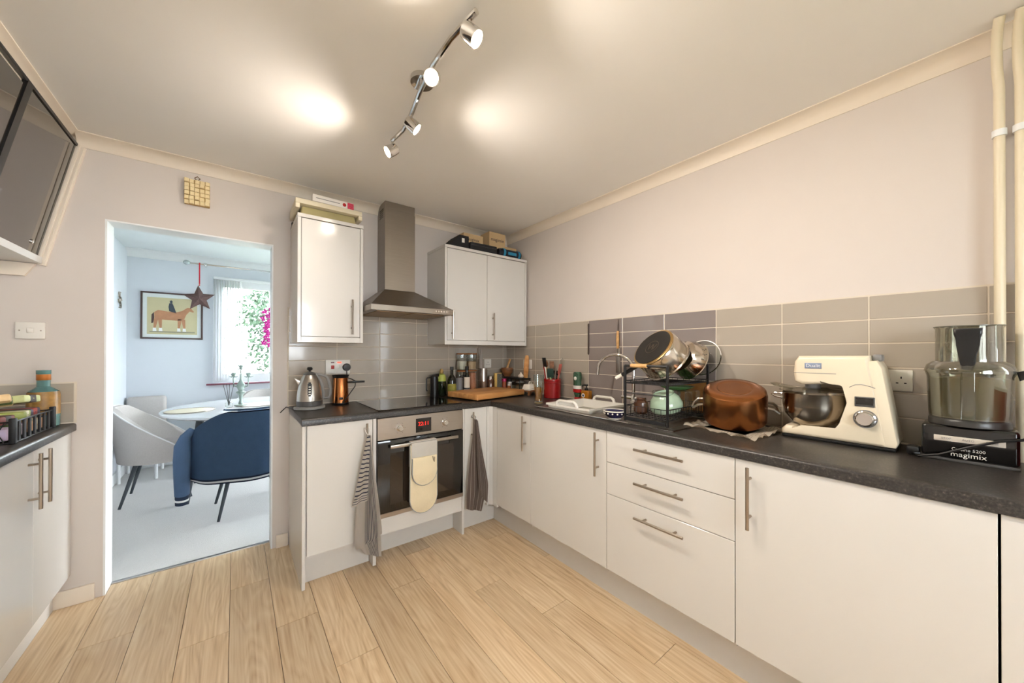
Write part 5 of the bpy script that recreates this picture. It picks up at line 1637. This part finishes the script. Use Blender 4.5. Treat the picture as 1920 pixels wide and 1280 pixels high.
for k in range(3):
    a = R(20 + 120 * k) if k else 0
    if k == 0:
        c = (0, 0, .346)
    else:
        sx = -1 if k == 1 else 1
        c = (sx * .068 * .85, -sx * .068 * .53, .272)
        obj('arm', B().tube([(0, 0, .19), (c[0] * .4, c[1] * .4, .175), (c[0] * .9, c[1] * .9, .185), (c[0], c[1], .225), (c[0], c[1], .272)], .005, 8), VER, t)
    cup = obj('cup', B().lathe([(.006, 0), (.022, .006), (.012, .012), (.018, .030), (.022, .042), (.018, .042), (.012, .02), (0, .018)], 14, Matrix.Translation(c)), VER, t)
    for q in range(5):
        b2 = 2 * PI * q / 5
        obj('petal', B().ball(.016, (0, 0, 0), (1, .45, .2), 8, Matrix.Translation((c[0] + .026 * math.cos(b2), c[1] + .026 * math.sin(b2), c[2] + .004)) @ Matrix.Rotation(b2, 4, 'Z') @ Matrix.Rotation(R(-25), 4, 'Y')), VER, cup)
t = thing('reed_diffuser', 'small glass reed diffuser with dark reeds on the white table', 'diffuser', (-2.13, 1.52, ZTB))
obj('bottle', B().lathe([(.026, .0005), (.028, .003), (.028, .045), (.012, .058), (.012, .072), (0, .072)], 18), GLASS, t)
for k in range(4):
    a = R(35 + 80 * k)
    obj('reed', B().tube([(0, 0, .02), (.045 * math.cos(a), .045 * math.sin(a), .225)], .0022, 5), BLACK, t)

# navy jacket draped over the chair back
NVY = mat('navy_jersey', (66, 88, 116), .9, noise=.10, nscale=20, bump=.3, bscale=220)
STR = mat('white_knit_stripe', (232, 232, 230), .8)
t = thing('jacket', 'navy zip jacket with white striped hem hanging over a chair back', 'jacket', (-1.990, .895, ZF), R(4))


def drape(u, v):
    """u across (around the outside of the back), v from top to hem"""
    a = (u * 2 - 1) * R(72)
    crest = .80 - .50 * max(0, abs(a) / R(118) - .25) ** 1.2
    rr = .368 + .020 * math.sin(v * PI) + .008 * (1 + math.sin(u * 21 + v * 4)) * v
    z = crest + .016 - v * (crest + .016 - .305)
    if v < .08:
        rr -= (.08 - v) * .85
        z = crest + .016
    return (rr * math.sin(a), -rr * math.cos(a) + .02, z)


obj('back_panel', B().sheet(drape, 44, 26, .004), NVY, t, ang=80)


def band(v0, v1, off, m, nm):
    def f(u, v):
        p = Vector(drape(u, v0 + (v1 - v0) * v))
        n_ = Vector((p.x, p.y - .02, 0)).normalized()
        return tuple(p + n_ * off)
    obj(nm, B().sheet(f, 44, 2, .002), m, t, ang=80)


band(.93, 1.005, .004, mat('dark_navy_rib', (30, 42, 62), .9), 'hem_rib')
band(.955, .982, .007, STR, 'hem_stripe')
sl = obj('sleeve', B().tube([(-.352, -.105, .692), (-.388, -.125, .645), (-.402, -.130, .58), (-.406, -.132, .48), (-.406, -.12, .36), (-.406, -.10, .22)], [.020, .032, .049, .050, .047, .042], 16), NVY, t)
obj('cuff', B().tube([(-.406, -.10, .219), (-.408, -.096, .150)], [.040, .036], 16), mat('dark_navy_rib', (30, 42, 62), .9), sl)
obj('cuff_stripe', B().tube([(-.4068, -.098, .190), (-.4073, -.097, .176)], [.0405, .0398], 16), STR, sl)
obj('sleeve', B().tube([(.352, -.110, .690), (.388, -.130, .645), (.402, -.138, .58), (.406, -.140, .48), (.406, -.13, .36), (.406, -.11, .24)], [.020, .032, .049, .050, .047, .042], 16), NVY, t)
obj('collar', B().sheet(lambda u, v: ((.26 + .02 * v) * math.sin((u * 2 - 1) * R(40)), -(.330 - .05 * v) * math.cos((u * 2 - 1) * R(40)) + .02, .822 + .012 * math.sin(v * PI)), 16, 5, .004), NVY, t, ang=80)

# upholstered bench in the far corner
t = thing('upholstered_bench', 'grey upholstered bench with low back against the far wall', 'bench', (-2.82, 2.45, ZF))
obj('seat', B().box(-.165, .140, -.26, .175, .285, .440, .03, seg=3), FAB, t)
obj('back', B().box(-.165, .140, .180, .262, .443, .785, .03, seg=3), FAB, t)
for sx in (-.14, .115):
    for sy in (-.23, .15):
        obj('leg', B().tube([(sx, sy, .284), (sx, sy, .0005)], .014, 8), WHITE, t)
t = thing('magazine', 'cream magazine lying on the grey bench', 'magazine', (-2.885, 2.34, ZF + .4405), R(10))
obj('pages', B().box(-.06, .06, -.10, .10, .0005, .016, .001), mat('cream_paper', (226, 214, 186), .6), t)

# framed picture of a horse and rider
t = thing('framed_picture', 'dark framed picture of a rider on a chestnut horse', 'picture', (-2.640, DYF - .001, 1.667))
FRM = mat('dark_picture_frame', (70, 48, 44), .4)
pw, ph = .255, .258
obj('frame', B().box(-pw, pw, -.022, -.001, -ph, -ph + .016, .002).box(-pw, pw, -.022, -.001, ph - .016, ph, .002).box(-pw, -pw + .016, -.022, -.001, -ph + .016, ph - .016, .002).box(pw - .016, pw, -.022, -.001, -ph + .016, ph - .016, .002), FRM, t)
obj('mount', B().box(-pw + .016, pw - .016, -.010, -.001, -ph + .016, ph - .016), mat('white_mount', (222, 226, 224), .7), t, smooth=False)
pc = obj('print', B().box(-.205, .205, -.0115, -.0102, -.205, .200), mat('buff_print_ground', (186, 176, 140), .7, noise=.08, nscale=6), t, smooth=False)
HORSE = mat('chestnut_print', (168, 120, 88), .7, noise=.25, nscale=25)


def flat(nm, poly, m):
    obj(nm, B().prism(poly, -.0126, -.0117, 'y'), m, pc, smooth=False)


flat('horse_body', [(-.150, .035), (-.120, .062), (-.05, .050), (.03, .045), (.075, .062), (.125, .105), (.150, .098), (.178, .060), (.170, .050), (.140, .062), (.112, .020), (.095, -.030), (.045, -.050), (-.06, -.045), (-.105, -.040), (-.145, -.030)], HORSE)
for lx, d in ((-.135, -.012), (-.105, .006), (.055, -.006), (.085, .010)):
    flat('horse_leg', [(lx - .016, -.030), (lx + .018, -.035), (lx + d + .010, -.135), (lx + d - .008, -.135)], HORSE)
    flat('horse_sock', [(lx + d - .012, -.1355), (lx + d + .012, -.1355), (lx + d + .016, -.172), (lx + d - .014, -.172)], STR)
flat('horse_tail', [(-.152, .036), (-.170, .01), (-.172, -.085), (-.156, -.08), (-.148, -.02)], FRM)
flat('ground_shadow', [(-.185, -.182), (.185, -.186), (.185, -.1735), (-.185, -.1735)], mat('grey_print_shadow', (126, 122, 104), .7))
flat('rider', [(-.030, .055), (.030, .030), (.022, .060), (.006, .115), (-.004, .142), (-.030, .142), (-.036, .100)], mat('dark_print_coat', (54, 62, 70), .7))
flat('rider_head', [(-.022, .1425), (-.006, .1425), (-.002, .165), (-.012, .176), (-.026, .168)], mat('dark_print_coat', (54, 62, 70), .7))

# curtain pole, star, blind, orchid
t = thing('curtain_pole', 'thin steel curtain pole with ball finial above the window', 'curtain pole', (0, DYF - .10, 2.272))
obj('pole', B().tube([(-2.49, 0, 0), (.2, 0, 0)], .009, 10), CHROME, t)
obj('finial', B().ball(.032, (-2.520, 0, 0), (1, 1, .8), 16), mat('clear_finial', (190, 200, 200), .1, .5), t)
obj('bracket', B().tube([(-2.36, 0, -.012), (-2.36, .098, -.012)], .006, 8).box(-2.375, -2.345, -.012, .012, -.02, .014, .003), CHROME, t)
t = thing('wicker_star', 'brown wicker star hanging from the curtain pole on a red ribbon', 'star', (-2.410, DYF - .14, 1.872), R(0))
pts = []
for k in range(10):
    a = PI / 2 + PI * k / 5 + R(4)
    rr = .148 if k % 2 == 0 else .066
    pts.append((rr * math.cos(a), rr * math.sin(a)))
bb = B()
ctr = [bb.bm.verts.new((0, s_ * .030, 0)) for s_ in (-1, 1)]
rim = [bb.bm.verts.new((x, 0, z)) for x, z in pts]
for k in range(10):
    bb.bm.faces.new((ctr[0], rim[k], rim[(k + 1) % 10])); bb.bm.faces.new((ctr[1], rim[(k + 1) % 10], rim[k]))
obj('star', bb, mat('dark_wicker', (92, 70, 66), .85, noise=.5, nscale=90, bump=1., bscale=160), t, smooth=False)
obj('ribbon', B().box(-.006, .006, .0295, .0305, .150, .4115).box(-.006, .006, .0295, .052, .4098, .4115).box(-.006, .006, -.002, .0295, .150, .152), mat('red_ribbon', (188, 30, 44), .6), t, smooth=False)
obj('ring', B().tube([(.010 * math.cos(2 * PI * k / 12), 0, .152 + .010 * math.sin(2 * PI * k / 12)) for k in range(12)], .002, 6, closed=True), WPLAST, t)
bl = thing('vertical_blind', 'white vertical blind drawn to the left of the window', 'blind', (0, DYF - .03, 0))
obj('head_rail', B().box(FX0 + .005, FX1 - .01, -.02, .02, 2.125, 2.155, .003), WHITE, bl)
SLT = mat('sheer_white_blind', (236, 238, 240), .8)
for k in range(10):
    x = FX0 + .030 + k * .026
    s_ = obj('slat', B().box(-.0006, .0006, -.040, .040, .955, 2.122), SLT, bl, smooth=False)
    s_.location = (x, .02, 0)
    s_.rotation_euler = (0, 0, R(-8))
    w_ = obj('weight', B().box(-.0012, .0012, -.038, .038, .925, .953), SLT, s_, smooth=False)
obj('wand', B().tube([(-2.02, -.015, 2.12), (-2.02, -.015, 1.15)], .0025, 6), WHITE, bl)
t = thing('orchid', 'magenta orchid standing on the window sill', 'plant', (-1.665, DYF - .030, FZ0 - .0005))
obj('pot', B().lathe([(.030, .0005), (.040, .08), (.042, .085), (.038, .085), (0, .07)], 20), WHITEC, t)
ORC = mat('magenta_petal', (190, 34, 138), .6)
obj('stem', B().tube([(0, 0, .07), (.0, -.01, .40), (-.012, -.025, .66), (-.05, -.04, .82), (-.075, -.05, .90)], .004, 6), mat('orchid_stem', (86, 110, 70), .6), t)
rng = random.Random(4)
for k in range(16):
    c = Vector((-.055 - rng.random() * .10, -.03 - rng.random() * .05, .46 + k * .030))
    fl_ = obj('flower', B().ball(.005, tuple(c), (1, 1, 1), 8), mat('orchid_centre', (236, 200, 220), .6), t)
    for q in range(5):
        a = 2 * PI * q / 5 + rng.random()
        obj('petal', B().ball(.017, (0, 0, 0), (1, .22, .7), 8, Matrix.Translation((c.x + .017 * math.cos(a), c.y, c.z + .017 * math.sin(a))) @ Matrix.Rotation(-a, 4, 'Y')), ORC, fl_)
for k in range(4):
    obj('leaf', B().ball(.05, (0, 0, 0), (1.2, .35, .10), 10, Matrix.Translation((.05 * math.cos(k * 1.6), .02 * math.sin(k * 1.6), .10)) @ Matrix.Rotation(k * 1.6, 4, 'Z') @ Matrix.Rotation(R(-20), 4, 'Y')), mat('orchid_leaf', (62, 96, 54), .5), t)
t = thing('wall_ornament', 'small silver scrollwork ornament on the left dining wall', 'ornament', (DXL + .001, 2.40, 1.78))
for k in range(6):
    a = 2 * PI * k / 6
    obj('scroll', B().tube([(.010, .045 * math.cos(a) + .028 * math.cos(a + q * .9), .06 * math.sin(a) + .028 * math.sin(a + q * .9)) for q in range(6)], .004, 6), DSTEEL, t)
obj('boss', B().ball(.02, (.010, 0, 0), (.5, 1, 1), 12), DSTEEL, t)
